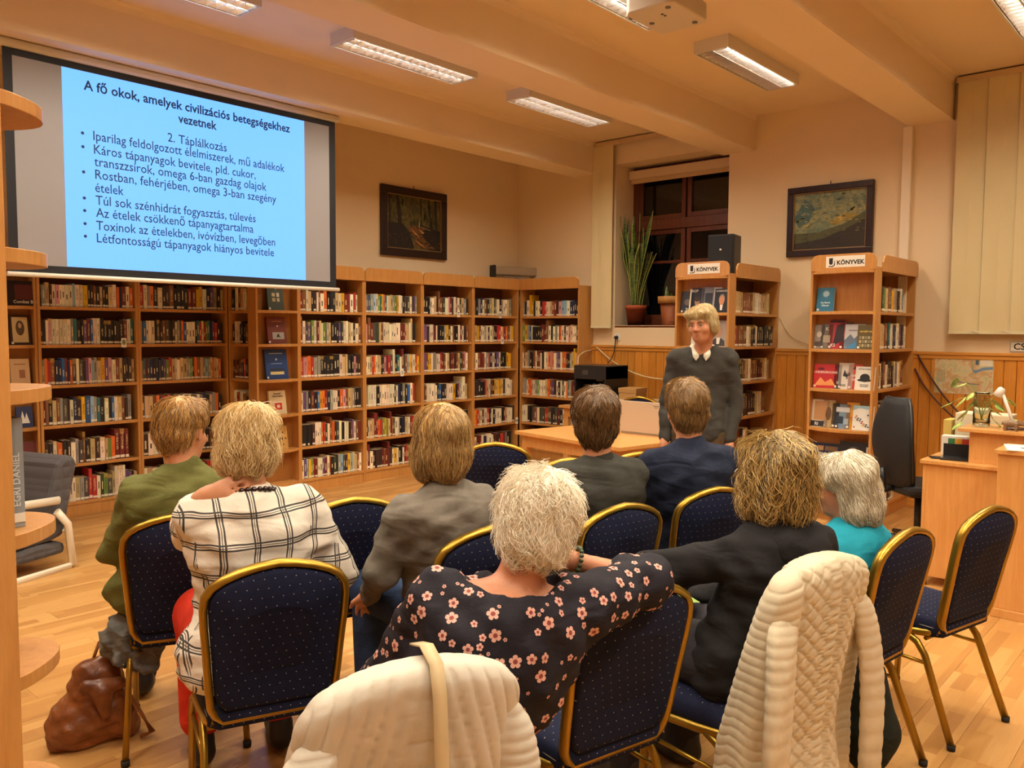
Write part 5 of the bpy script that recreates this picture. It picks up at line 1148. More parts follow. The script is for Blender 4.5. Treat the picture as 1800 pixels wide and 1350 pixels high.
def hand_prims(w, d, n, s=1, curl=.5, size=1.0, spread=.1, thumb=.6):
    """w wrist, d finger direction, n palm normal (fingers curl toward n), s=+1 thumb on d x n side"""
    d = V3(*d)/np.linalg.norm(d); n = V3(*n); n = n-d*(n @ d); n /= np.linalg.norm(n); l = np.cross(d, n)*s
    z = size; pr = [('c', w, w+d*.035*z, .024*z, .027*z, tuple(l), .62), ('c', w+d*.03*z+l*.014*z, w+d*.088*z+l*.022*z, .022*z, .018*z, {'k': .02}), ('c', w+d*.03*z-l*.014*z, w+d*.082*z-l*.024*z, .021*z, .016*z, {'k': .02}), ('c', w+d*.03*z, w+d*.088*z, .022*z, .017*z, {'k': .02})]
    for i, (o, L) in enumerate(((.030, .068), (.010, .078), (-.011, .073), (-.031, .056))):
        p = w+d*(.086-.006*abs(i-1))*z+l*o*z; dd = d+l*spread*(1.4-i)*.5; dd /= np.linalg.norm(dd); a = curl*.55
        for j, f in enumerate((.45, .32, .23)):
            q_ = np.cos(a)*dd+np.sin(a)*n; q = p+q_*L*f*z; r0 = (.0098-.0009*j)*z; pr.append(('c', p, q, r0, r0-.0008*z, {'k': .006})); p = q; a += curl*.75
    p = w+d*.022*z+l*.026*z; td = d*.62+l*.7+n*.25*thumb; td /= np.linalg.norm(td); q = p+td*.042*z; pr.append(('c', p, q, .0145*z, .0115*z, {'k': .012}))
    td2 = d*.9+l*.2+n*.35*thumb; td2 /= np.linalg.norm(td2); pr.append(('c', q, q+td2*.034*z, .011*z, .0085*z, {'k': .006}))
    return pr
def strands(name, hair_obj, c, Rm, m, n=1200, length=.06, crown=(0, -.03, .13), down=.8, lift=.004, r=.0013, steps=6, curl=.0, zmin=-1, sweep=(0, 0, 0), seed=1, parent=None):
    rs = np.random.RandomState(seed); me = hair_obj.data; nv = len(me.vertices); co = np.empty(nv*3, np.float32); me.vertices.foreach_get('co', co); co = co.reshape(-1, 3)
    bvh = BVHTree.FromPolygons([tuple(v) for v in co], [tuple(p.vertices) for p in me.polygons])
    loc = (co-c) @ Rm; ok = np.where(loc[:, 2] > zmin)[0]; pick = rs.choice(ok, n)
    MBh = MB(); cr = V3(*crown); sw = V3(*sweep)
    for k in pick:
        p = co[k].astype(float); L = length*rs.uniform(.6, 1.25)/steps; ph = rs.uniform(0, 6.28); pts = []; lf = lift*rs.uniform(.3, 1.6); jit = rs.normal(size=3)*.22
        for j in range(steps+1):
            hit = bvh.find_nearest(Vector(p)); q = V3(*hit[0]); nn = V3(*hit[1]); t = j/steps
            pts.append(q+nn*(.0008+lf*(t**1.3))+curl*np.sin(ph+7*t)*np.cross(nn, Rm[:, 2])*t)
            pl = Rm.T @ (q-c); dv = (pl-cr); dv /= np.linalg.norm(dv)+1e-6; dv = dv*(1-down)+V3(0, 0, -1)*down+sw+jit; dv = Rm @ dv; dv -= nn*(dv @ nn); dv /= np.linalg.norm(dv)+1e-6
            p = q+dv*L
        MBh.tube(pts, [r*(1-.75*j/steps) for j in range(steps+1)], 3, caps=False)
    return MBh.build(name, m, parent)
def lerp(a, b, t): return V3(*a)*(1-t)+V3(*b)*t
def torso_prims(J, g=1.0, gr=0.0, belly=0.0, hip=1.0, sh_r=.050):
    gr = gr*.65 if gr > 0 else gr
    pe, wa, chs, nk = (V3(*J[k]) for k in ('pelvis', 'waist', 'chest', 'neck')); sl, sr = V3(*J['shL']), V3(*J['shR']); lat = sr-sl; lat /= np.linalg.norm(lat)
    pr = [('c', pe, wa, .150*g*hip+gr, .128*g+gr, tuple(lat), .74), ('c', wa, chs, .128*g+gr, .148*g+gr, tuple(lat), .70), ('c', chs, lerp(chs, nk, .5), .148*g+gr, .105*g+gr, tuple(lat), .62),
          ('c', sl, nk+V3(0, -.012, -.012), sh_r*g**.5+gr, .044+gr*.6), ('c', sr, nk+V3(0, -.012, -.012), sh_r*g**.5+gr, .044+gr*.6), ('c', lerp(chs, sl, .55), lerp(chs, sr, .55), .080*g+gr, .080*g+gr)]
    if belly: pr.append(('e', lerp(pe, wa, .6), (.16*g+belly, .13*g+belly, .13), np.eye(3)))
    return pr
def arm_prims(J, s, gr=0.0, upto=1.0, fa=1.0, g=1.0):
    gr = gr*.65 if gr > 0 else gr
    a, e, w = (V3(*J[k+s]) for k in ('sh', 'el', 'wr'))
    pr = [('c', a, e, .046*g+gr, .038*g+gr)]
    if upto > 0: pr.append(('c', e, lerp(e, w, upto), .038*g+gr, (.038+(.026-.038)*upto)*g+gr*fa))
    return pr
def leg_prims(J, gr=0.0, g=1.0, upto=1.0, foot=False):
    pr = []
    for s in 'LR':
        h, k_, a = (V3(*J[x+s]) for x in ('hip', 'kn', 'an'))
        pr += [('c', h, k_, .082*g+gr, .056*g+gr), ('c', k_, lerp(k_, a, upto), .054*g+gr, (.054+(.038-.054)*upto)*g+gr)]
        if foot: pr += [('c', a+V3(0, -.03, -.03), a+V3(0, .02, -.055), .035, .035), ('c', a+V3(0, .0, -.05), a+V3(.0, .15, -.06), .034, .026)]
    return pr
def seated(head, sw=.175, pel=(0, -.03, .56), **o):
    h = V3(*head); nk = h+V3(-.02*h[0], -.03, -.185); pe = V3(*pel); ch = lerp(pe, nk, .68)+V3(0, -.02, 0); wa = lerp(pe, nk, .36)+V3(0, -.0, 0)
    J = dict(pelvis=pe, waist=wa, chest=ch, neck=nk, head=h, shL=nk+V3(-sw, 0, -.045), shR=nk+V3(sw, 0, -.045))
    J.update(elL=J['shL']+V3(-.05, .06, -.26), elR=J['shR']+V3(.05, .06, -.26)); J.update(wrL=V3(-.12, .22, .60), wrR=V3(.12, .22, .60))
    for s, x in (('L', -1), ('R', 1)): J.update({'hip'+s: pe+V3(x*.09, .03, -.02), 'kn'+s: pe+V3(x*.13, .42, -.04), 'an'+s: V3(pe[0]+x*.14, pe[1]+.40, .10)})
    for k, v in o.items(): J[k] = V3(*v)
    return J
def make_person(label, loc, rot, J, skin=SKIN, res=.009, head=(0, 0, 0), hs=1.0, g=1.0, hands=(), extra=(), ears=True, face=True, armskin=True):
    Rm = rot3(*head); c = J['head']
    pr = head_prims(c, Rm, hs, ears, face)+[('c', c+Rm @ V3(0, -.03, -.06), J['neck']+V3(0, 0, -.02), .054*hs, .058*hs, {'k': .03})]
    pr += torso_prims(J, g, -.012)+leg_prims(J, -.01)+[p for s in 'LR' for p in arm_prims(J, s, -.004)]
    for s in 'LR':
        if s in dict(hands): continue
        e, w = V3(*J['el'+s]), V3(*J['wr'+s]); d = (w-e)/np.linalg.norm(w-e); pr += hand_prims(w, d+V3(0, .2, -.2), V3(0, -.2, -1), 1 if s == 'L' else -1, .45)
    for s, hp in hands: pr += hp
    pr += list(extra)
    o = sdf_obj('person', pr, skin, None, res, .025); o.location = (*loc, 0) if len(loc) == 2 else loc; o.rotation_euler = (0, 0, R(rot)); tag(o, label, 'person', 'people in the library')
    # the feet
    return o, Rm, c
def shoes(o, J, m, rs=.008):
    for s in 'LR':
        a = V3(*J['an'+s]); sdf_obj('shoe', [('c', a+V3(0, -.035, -.04), a+V3(0, .03, -.045), .044, .042), ('c', a+V3(0, .02, -.055), a+V3(0, .16, -.065), .042, .033), ('c', a+V3(0, -.03, -.02), a+V3(0, -.025, .01), .042, .045)], m, o, rs, .02)
SZ = 1.0
def hair_cap(o, c, Rm, prims, m, res=.007, k=.015,  disp=None, face_cut=((0, .135, -.06), (.085, .075, .125)), name='hair'):
    prims = [(tuple(np.array(p)*SZ), tuple(np.array(r)*SZ)) for p, r in prims]; pr = [('e', c+Rm @ V3(*p), r, Rm) for p, r in prims]
    if face_cut: pr.append(('-', c+Rm @ V3(*face_cut[0]), face_cut[1], Rm, {'k': .015}))
    return sdf_obj(name, pr, m, o, res, k, disp)
def eyes(o, c, Rm, s=1.0, iris='#4a5a6a'):
    for sx in (-1, 1):
        e = MB().lathe([(0, -.0095*s)]+[(.0095*s*math.sin(a), -.0095*s*math.cos(a)) for a in np.linspace(.2, PI-.2, 9)]+[(0, .0095*s)], 14).mesh('eye', mat('eye_white', '#a89a8c', .25)); 
        eo = link('eye', e, o); eo.location = c+Rm @ (V3(sx*.031, .0785, .002)*s)
        io = MB().lathe([(0, .0), (.0055*s, -.001), (.0058*s, -.0025)], 12, M=Matrix.Rotation(-PI/2, 4, 'X')).mesh('iris', mat('iris_'+iris[1:], iris, .2)); i2 = link('iris', io, eo); i2.matrix_local = Matrix.Translation(Vector(Rm @ V3(0, .0105*s, 0))) @ Matrix(Rm.tolist()).to_4x4()
WR = lambda seed, a=.0035, f=26: vnoise(f, a, seed, (1, 1, 1.6), 2)

# --- person in the green sweater
J = seated((.0, -.10, 1.205), .155, (-.05, -.03, .60), elL=(-.255, .0, .74), wrL=(-.22, .22, .66), elR=(.22, .02, .74)); J['neck'] += V3(0, 0, .03); SZ = .95
p, Rm, c = make_person('person in an olive green sweater with short brown hair, seen from behind', (1.516, 3.105), -27.5, J, head=(R(-32), R(-6), 0), hs=1.0)
GREEN = cloth('olive_knit', '#5c5c30', '#6b6a3a', 6, .55)
sdf_obj('sweater', torso_prims(J, 1.12, .022, .01, 1.10)+[q for s in 'LR' for q in arm_prims(J, s, .022, .95, 1.0, 1.12)]+[('c', J['neck']+V3(0, 0, -.03), J['neck']+V3(0, 0, .008), .066, .062, {'k': .02}), ('e', (-.07, -.05, .59), (.225, .105, .12))], GREEN, p, .011, .028, WR(3, .005))
sdf_obj('trousers', leg_prims(J, .018), cloth('dark_trousers', '#2c2a30', '#3a363a'), p, .012, .03); shoes(p, J, mat('dark_shoe', '#241f1d', .5))
HB = hairmat('brown_blond_hair', '#cf9c54', '#4a2e18')
h = hair_cap(p, c, Rm, [((0, -.02, .05), (.092, .108, .092)), ((0, -.06, .0), (.080, .062, .075)), ((.02, .04, .09), (.06, .055, .04)), ((0, -.055, -.045), (.055, .05, .05))], HB, disp=vnoise(90, .003, 5, (1, 1, .6)))
strands('hair_strands', h, c, Rm, HB, 1700, .055, down=.45, lift=.010, seed=5, parent=p, r=.0017)

# --- checked shirt woman
J = seated((-.03, .07, 1.232), .165, (-.02, .02, .60), elL=(-.195, .24, .91), wrL=(-.185, .015, 1.065), elR=(.265, .08, .76), wrR=(.2, .3, .62)); SZ = .92
hnd = hand_prims(J['wrL'], (.90, -.36, .32), (.2, .95, -.1), -1, .22, .95, .14)
p, Rm, c = make_person('woman in a white checked shirt with short blonde hair and a bead necklace', (1.393, 2.329), -22, J, head=(R(-14), R(-4), R(4)), hands=(('L', hnd),), g=1.12)
CHK = cloth('checked_shirt', '#e6ddd0', '#ddd2c4', 6, .7); nt = NT(CHK); co = nt.coord(); s = sep(nt, co); wob = nt.math('MULTIPLY', nt.math('SUBTRACT', nt.noise(co, 4.5, 2), .5), .05)
def lines(a, pitch, wd):
    f = nt.math('FRACT', nt.math('DIVIDE', nt.math('ADD', a, wob), pitch)); m = None
    for o_ in (.42, .50, .58):
        L = nt.math('LESS_THAN', nt.math('ABSOLUTE', nt.math('SUBTRACT', f, o_)), wd if o_ != .5 else wd*.45); m = L if m is None else nt.math('MAXIMUM', m, L)
    return m
ge = nt.n('ShaderNodeNewGeometry'); tn = nt.n('ShaderNodeVectorTransform', vector_type='NORMAL', convert_from='WORLD', convert_to='OBJECT'); nt.l(ge.outputs['Normal'], tn.inputs[0])
sd_ = nt.math('GREATER_THAN', nt.math('ABSOLUTE', sep(nt, tn.outputs[0])[0]), .72); vb = nt.n('ShaderNodeMix'); vb.data_type = 'FLOAT'; nt.l(sd_, vb.inputs[0]); nt.l(nt.math('ADD', s[0], nt.math('MULTIPLY', s[1], .15)), vb.inputs[2]); nt.l(s[1], vb.inputs[3]); hx = vb.outputs[0]
src = nt.b.inputs['Base Color'].links[0].from_socket
nt.color(nt.mix(nt.math('MULTIPLY', nt.math('MAXIMUM', lines(hx, .098, .026), lines(s[2], .098, .026)), .93), src, lin('#1d191b')))
sdf_obj('checked_shirt', torso_prims(J, 1.18, .020, .0, 1.16)+arm_prims(J, 'R', .026, .8, 1.0, 1.15)+arm_prims(J, 'L', .026, .75, 1.0, 1.12)+[('c', J['neck']+V3(0, 0, -.04), J['neck']+V3(0, .005, .0), .070, .060, {'k': .02}), ('e', (-.05, -.02, .60), (.215, .145, .12)), ('e', (-.10, -.03, .53), (.16, .135, .07))], CHK, p, .0105, .030, WR(8, .006, 22))
RED = cloth('red_trousers', '#c8321c', '#b82c18', 6, .4)
sdf_obj('red_trousers', leg_prims(J, .03, 1.12, .82)+[('e', (-.05, .01, .56), (.215, .15, .075))], RED, p, .011, .03); shoes(p, J, mat('black_boot', '#1d1a1a', .5))
HBL = hairmat('blonde_hair', '#ffe9ba', '#b8904e')
h = hair_cap(p, c, Rm, [((0, -.025, .045), (.098, .112, .098)), ((0, -.065, -.03), (.088, .062, .09)), ((.07, .0, -.03), (.030, .07, .075)), ((-.07, .0, -.03), (.030, .07, .075)), ((.03, .06, .07), (.06, .05, .05))], HBL, disp=vnoise(70, .005, 9, (1, 1, .5)))
strands('hair_strands', h, c, Rm, HBL, 2400, .085, down=.55, lift=.014, seed=9, parent=p, r=.0016, curl=.008)
BEAD = mat('dark_beads', '#2a1512', .25)
bd = MB()
for i in range(26):
    a = 2*PI*i/26; q = J['neck']+V3(.078*math.sin(a), -.004+.075*math.cos(a)*-1, .022-.025*math.cos(a-PI))
    M = Matrix.Translation(Vector(q)); bd.lathe([(0, -.0095)]+[(.0095*math.sin(t), -.0095*math.cos(t)) for t in (.6, 1.2, 1.57, 2.0, 2.6)]+[(0, .0095)], 8, M=M)
bd.build('bead_necklace', BEAD, p)

# --- grey blazer woman
J = seated((-.09, -.06, 1.20), .155, (-.03, -.02, .59), elL=(-.30, -.02, .75), wrL=(-.25, .20, .60), elR=(.20, .04, .74)); SZ = 1.0
J['shL'] = J['neck']+V3(-.165, -.01, -.055)
p, Rm, c = make_person('woman in a grey blazer with a light brown bob', (2.09, 2.165), -15, J, head=(R(-4), R(-4), 0), hs=1.02)
GB = cloth('grey_blazer_wool', '#6a6258', '#7a7268', 6, .6)
sdf_obj('blazer', torso_prims(J, 1.10, .022, 0, 1.12)+[q for s in 'LR' for q in arm_prims(J, s, .022, .92, 1, 1.14)]+[('c', J['neck']+V3(0, 0, -.05), J['neck']+V3(0, .0, .005), .076, .066, {'k': .02})], GB, p, .011, .028, WR(12, .005))
sdf_obj('collar', [('c', J['neck']+V3(0, .0, .0), J['neck']+V3(0, .004, .030), .066, .060)], cloth('cream_pattern_collar', '#cdbf9c', '#a89a74', 20, .3), p, .008)
sdf_obj('jeans', leg_prims(J, .022, 1.08, .95)+[('e', (-.03, -.01, .58), (.19, .16, .085))], cloth('blue_jeans', '#26344e', '#34466a', 8, .3), p, .012, .03); shoes(p, J, mat('dark_shoe', '#241f1d', .5))
HLB = hairmat('light_brown_hair', '#d8b070', '#6a4822')
h = hair_cap(p, c, Rm, [((0, -.02, .045), (.095, .112, .096)), ((0, -.062, -.035), (.088, .062, .088)), ((.066, -.005, -.045), (.034, .075, .085)), ((-.066, -.005, -.045), (.034, .075, .085)), ((0, -.055, -.085), (.06, .052, .05)), ((0, .06, .07), (.065, .05, .045))], HLB, disp=vnoise(60, .003, 15, (1, 1, .4)))
strands('hair_strands', h, c, Rm, HLB, 2500, .11, down=.58, lift=.009, seed=15, parent=p, r=.0016, steps=8, curl=.004)

# --- white-haired woman in the floral blouse, leaning on the next chair
J = seated((.375, -.055, 1.138), .18, (.06, .02, .59)); SZ = .94
J.update(knL=V3(.14, .34, .55), knR=V3(.36, .32, .55), anL=V3(.16, .34, .10), anR=V3(.37, .32, .10), hipL=V3(.0, .05, .57), hipR=V3(.17, .05, .57)); J['neck'] = V3(.32, -.075, .985); J['chest'] = V3(.26, -.10, .85); J['waist'] = V3(.17, -.05, .70)
J.update(shL=V3(.135, -.05, .985), shR=V3(.475, -.11, .935), elL=V3(.06, .10, .75), wrL=V3(.08, .28, .62), elR=V3(.73, -.03, .945), wrR=V3(.51, .03, 1.015))
hnd = hand_prims(J['wrR'], (-.75, .12, .42), (-.2, -.75, .5), 1, .55, .95, .1)
p, Rm, c = make_person('white-haired woman in a dark floral blouse leaning on the next chair', (1.145, 1.445), -22, J, skin=SKIN2, res=.0075, head=(R(-16), R(-8), R(16)), hands=(('R', hnd),), g=1.15)
FLB = cloth('dark_floral_cloth', '#1b1820', '#231f28', 6, .7, .75)
bl = sdf_obj('floral_blouse', torso_prims(J, 1.2, .02, .0, 1.15)+arm_prims(J, 'L', .028, .6, 1, 1.1)+[('c', J['shR'], J['elR'], .078, .066), ('c', J['elR'], lerp(J['elR'], J['wrR'], .22), .066, .062), ('e', (.10, -.0, .57), (.21, .15, .10)), ('-', J['neck']+V3(-.01, -.01, .05), (.125, .095, .048), rot3(0, R(14), R(14)), {'k': .012})], FLB, p, .0095, .030, WR(20, .006, 22))
# printed flowers follow the blouse surface
def flowers(surf, n, parent, seed=3, frac=lambda q: True):
    rs = np.random.RandomState(seed); me = surf.data; P = [tuple(v.co) for v in me.vertices]; Fc = [tuple(f.vertices) for f in me.polygons]; bvh = BVHTree.FromPolygons(P, Fc)
    pet, cen = MB(), MB(); used = []; tries = 0
    PT = np.array(P)
    while len(used) < n and tries < 20000:
        tries += 1; q = PT[rs.randint(len(PT))]; sz = rs.choice([.0045, .008, .0115, .0140], p=[.26, .24, .28, .22])
        if not frac(q) or any(np.linalg.norm(q-u) < (sz+s2)*1.22 for u, s2 in used): continue
        used.append((q, sz)); hit = bvh.find_nearest(Vector(q)); nn = hit[1]; a = nn.orthogonal().normalized(); b = nn.cross(a); ph = rs.uniform(0, 6.28)
        def on(u, v, dz):
            r_ = bvh.find_nearest(Vector(q)+a*u+b*v); return r_[0]+r_[1]*dz
        for k in range(5):
            t = ph+2*PI*k/5; pts = []
            for rr_, w_ in ((.25, -.30), (.8, -.42), (1.05, -.2), (1.05, .2), (.8, .42), (.25, .30)):
                x, y = rr_*sz, w_*sz; pts.append(on(x*math.cos(t)-y*math.sin(t), x*math.sin(t)+y*math.cos(t), .0010))
            pet.poly(pts, [tuple(range(6))])
        cen.poly([on(.40*sz*math.cos(t), .40*sz*math.sin(t), .0014) for t in np.linspace(0, 2*PI, 9)[:-1]], [tuple(range(8))])
    pet.build('petal_print', mat('petal_print', '#d9a89a', .8), parent, kind='stuff'); cen.build('blossom_centre_print', mat('blossom_centre', '#8a3a34', .8), parent, kind='stuff')
flowers(bl, 620, bl)
sdf_obj('dark_skirt', leg_prims(J, .03, 1.1, .6)+[('e', (.10, .03, .57), (.17, .14, .075))], cloth('dark_trousers', '#2c2a30', '#3a363a'), p, .012, .03); shoes(p, J, mat('dark_shoe', '#241f1d', .5))
HW = hairmat('white_hair', '#fffaf0', '#e2d2b4')
h = hair_cap(p, c, Rm, [((0, -.025, .045), (.100, .115, .098)), ((0, -.065, -.015), (.090, .062, .082)), ((0, .04, .085), (.075, .06, .05)), ((0, -.055, -.055), (.060, .050, .045))], HW, disp=vnoise(80, .006, 25, (1, 1, .7)))
strands('hair_strands', h, c, Rm, HW, 3000, .055, down=.30, lift=.016, seed=25, parent=p, r=.0013, curl=.010)
w0, e0 = J['wrR'], J['elR']; ax = (e0-w0)/np.linalg.norm(e0-w0); cc = w0+ax*.035; u1 = np.cross(ax, V3(0, 0, 1)); u1 /= np.linalg.norm(u1); u2 = np.cross(ax, u1)
br = MB()
for i in range(18):
    a = 2*PI*i/18; q = cc+(u1*math.cos(a)+u2*math.sin(a))*.036; br.lathe([(0, -.0065), (.0058, -.003), (.0066, 0), (.0058, .003), (0, .0065)], 7, M=Matrix.Translation(Vector(q)))
br.build('green_bead_bracelet', mat('green_beads', '#3f5230', .3), p)

# --- man in the dark grey shirt
J = seated((.03, -.055, 1.225), .165, (.02, -.02, .60), elR=(.26, .03, .76), elL=(-.23, .04, .76)); SZ = 1.10
p, Rm, c = make_person('young man with brown hair in a dark grey polo shirt', (2.709, 2.043), -22, J, head=(R(-24), R(2), 0), hs=1.04, g=1.1)
DG = cloth('dark_grey_jersey', '#35342f', '#3e3c36', 6, .55)
sdf_obj('polo_shirt', torso_prims(J, 1.16, .020, 0, 1.05)+[q for s in 'LR' for q in [('c', J['sh'+s], lerp(J['sh'+s], J['el'+s], .95), .070, .066)]], DG, p, .011, .028, WR(31, .004))
sdf_obj('shirt_collar', [('c', J['neck']+V3(0, -.004, -.012), J['neck']+V3(0, .0, .028), .076, .066)], DG, p, .008)
sdf_obj('trousers', leg_prims(J, .02, 1.1)+[('e', (.02, -.01, .59), (.19, .16, .085))], cloth('dark_trousers', '#2c2a30', '#3a363a'), p, .012, .03); shoes(p, J, mat('dark_shoe', '#241f1d', .5))
HBR = hairmat('brown_hair', '#8a6234', '#2a1a0e')
h = hair_cap(p, c, Rm, [((0, -.02, .048), (.090, .108, .092)), ((0, -.055, -.01), (.080, .058, .075)), ((.0, .06, .085), (.07, .05, .04)), ((0, -.045, -.06), (.056, .046, .045))], HBR, disp=vnoise(90, .003, 33, (1, 1, .5)))
strands('hair_strands', h, c, Rm, HBR, 1900, .05, down=.5, lift=.006, seed=33, parent=p, r=.0016)

# --- man in the navy jacket
J = seated((.0, -.06, 1.235), .17, (.0, -.02, .60), elR=(.26, .03, .77), elL=(-.23, .05, .77)); SZ = 1.12
p, Rm, c = make_person('young man with short fair-brown hair in a navy jacket', (3.305, 1.930), -30, J, head=(R(-14), R(3), R(-4)), hs=1.03, g=1.12)
NV = cloth('navy_wool', '#1d2233', '#242a3e', 6, .6)
sdf_obj('jacket', torso_prims(J, 1.20, .024, 0, 1.06)+[q for s in 'LR' for q in arm_prims(J, s, .026, .95, 1, 1.15)]+[('c', J['neck']+V3(0, -.008, -.03), J['neck']+V3(0, -.004, .03), .085, .070, {'k': .02})], NV, p, .011, .028, WR(41, .005))
sdf_obj('trousers', leg_prims(J, .02, 1.1)+[('e', (0, -.01, .59), (.19, .16, .085))], cloth('dark_trousers', '#2c2a30', '#3a363a'), p, .012, .03); shoes(p, J, mat('dark_shoe', '#241f1d', .5))
HFB = hairmat('fair_brown_hair', '#a87e44', '#4a321a')
h = hair_cap(p, c, Rm, [((0, -.018, .050), (.084, .106, .092)), ((0, -.050, -.005), (.075, .056, .070)), ((.0, .06, .09), (.068, .05, .04)), ((0, -.042, -.05), (.052, .044, .045))], HFB, disp=vnoise(90, .002, 43, (1, 1, .5)))
strands('hair_strands', h, c, Rm, HFB, 1900, .032, down=.35, lift=.007, seed=43, parent=p, r=.0014)

# --- hooded woman
J = seated((.09, -.04, 1.155), .15, (.03, -.02, .59)); SZ = .92
J.update(shL=J['neck']+V3(-.14, .02, -.055), elL=V3(-.20, .19, .83), wrL=V3(-.08, .34, .74), elR=V3(.25, .12, .74), wrR=V3(.14, .34, .62))
p, Rm, c = make_person('woman in a black hooded top with tousled streaked hair and glasses', (2.36, 1.149), -12, J, head=(R(-8), R(-8), 0), hs=1.0, g=1.08)
BK = cloth('black_jersey', '#191719', '#221f20', 6, .6)
sdf_obj('hooded_top', torso_prims(J, 1.18, .024, 0, 1.12)+[q for s in 'LR' for q in arm_prims(J, s, .028, .86, 1, 1.12)]+[('e', (.03, -.01, .58), (.19, .14, .10))], BK, p, .011, .030, WR(51, .006))
nk = J['neck']; sdf_obj('hood', [('c', nk+V3(-.12, .04, -.03), nk+V3(-.075, -.095, -.02), .040, .048), ('c', nk+V3(-.075, -.095, -.02), nk+V3(.075, -.095, -.02), .052, .052), ('c', nk+V3(.075, -.095, -.02), nk+V3(.12, .04, -.03), .048, .040), ('c', nk+V3(0, -.12, -.04), nk+V3(0, -.13, -.12), .06, .035), ('c', nk+V3(-.05, -.04, .0), nk+V3(.05, -.04, .0), .05, .05)], BK, p, .010, .03, WR(52, .004, 40))
sdf_obj('trousers', leg_prims(J, .022, 1.1)+[('e', (.02, -.01, .59), (.19, .16, .085))], cloth('dark_trousers', '#2c2a30', '#3a363a'), p, .012, .03); shoes(p, J, mat('dark_shoe', '#241f1d', .5))
HST = hairmat('streaked_hair', '#e0bc74', '#3f2a14')
h = hair_cap(p, c, Rm, [((0, -.025, .045), (.104, .118, .100)), ((0, -.068, -.04), (.098, .066, .10)), ((.075, -.01, -.05), (.040, .078, .095)), ((-.075, -.01, -.05), (.040, .078, .095)), ((0, -.065, -.105), (.080, .045, .045)), ((0, .05, .085), (.075, .06, .045))], HST, disp=vnoise(55, .006, 55, (1, 1, .5)))
strands('hair_strands', h, c, Rm, HST, 2800, .11, down=.55, lift=.022, seed=55, parent=p, r=.0017, steps=8, curl=.014)
gl = MB()
for sx in (-1, 1):
    gl.tube([c+Rm @ V3(sx*.034+.022*math.cos(a), .106, .0+.018*math.sin(a)) for a in np.linspace(0, 2*PI, 13)[:-1]], .0018, 5, closed=True); gl.tube([c+Rm @ V3(sx*.056, .104, .004), c+Rm @ V3(sx*.086, .0, .0)], .0018, 5)
gl.build('glasses', CHROME, p)
sh_ = MB().box((-.15, -.11, 0), (.15, .11, .003)).build('paper_sheet', PAPER); sh_.matrix_world = Matrix.Translation((2.47, 1.545, .675)) @ Matrix.Rotation(R(60), 4, 'Z') @ Matrix.Rotation(R(6), 4, 'X'); tag(sh_, 'white sheet of paper on the lap of the hooded woman', 'paper')
MB().box((-.15, -.11, .0031), (-.05, .11, .0036)).build('green_print', mat('print_8fae4c', '#8fae4c', .6), sh_)

# --- woman in turquoise
J = seated((-.06, -.05, 1.05), .14, (0, -.02, .57), elL=(-.21, .08, .68), elR=(.20, .06, .68)); SZ = .90
p, Rm, c = make_person('grey-haired woman in a turquoise top in profile, wearing glasses', (3.022, 1.102), -7.6, J, skin=SKIN2, head=(R(16), R(-8), 0), hs=.92)
TQ = cloth('turquoise_jersey', '#1f8aa0', '#2798ae', 6, .5)
sdf_obj('turquoise_top', torso_prims(J, 1.14, .020, 0, 1.1)+[q for s in 'LR' for q in arm_prims(J, s, .024, .5, 1, 1.1)], TQ, p, .011, .028, WR(61, .004))
sdf_obj('trousers', leg_prims(J, .022, 1.05)+[('e', (0, -.01, .57), (.19, .16, .085))], cloth('dark_trousers', '#2c2a30', '#3a363a'), p, .012, .03); shoes(p, J, mat('dark_shoe', '#241f1d', .5))
HG = hairmat('grey_white_hair', '#f6eeda', '#9a8868')
h = hair_cap(p, c, Rm, [((0, -.025, .045), (.096, .114, .096)), ((0, -.075, -.03), (.090, .065, .095)), ((0, -.085, -.10), (.085, .055, .07)), ((.062, -.055, -.06), (.035, .05, .10)), ((-.062, -.055, -.06), (.035, .05, .10)), ((0, .062, .078), (.075, .06, .048)), ((0, .085, .05), (.062, .03, .035))], HG, disp=vnoise(60, .005, 65, (1, 1, .5)), face_cut=((0, .15, -.085), (.085, .075, .11)))
strands('hair_strands', h, c, Rm, HG, 2300, .11, down=.6, lift=.007, seed=65, parent=p, r=.0017, steps=8, sweep=(0, -.25, 0))
gl = MB()
for sx in (-1, 1):
    gl.tube([c+Rm @ V3(sx*.032+.02*math.cos(a), .099, .0+.017*math.sin(a)) for a in np.linspace(0, 2*PI, 13)[:-1]], .0018, 5, closed=True); gl.tube([c+Rm @ V3(sx*.052, .097, .004), c+Rm @ V3(sx*.077, .0, .008)], .0018, 5)
gl.build('glasses', mat('gold_wire', '#b9974a', .3, .9), p); eyes(p, c, Rm, .92)

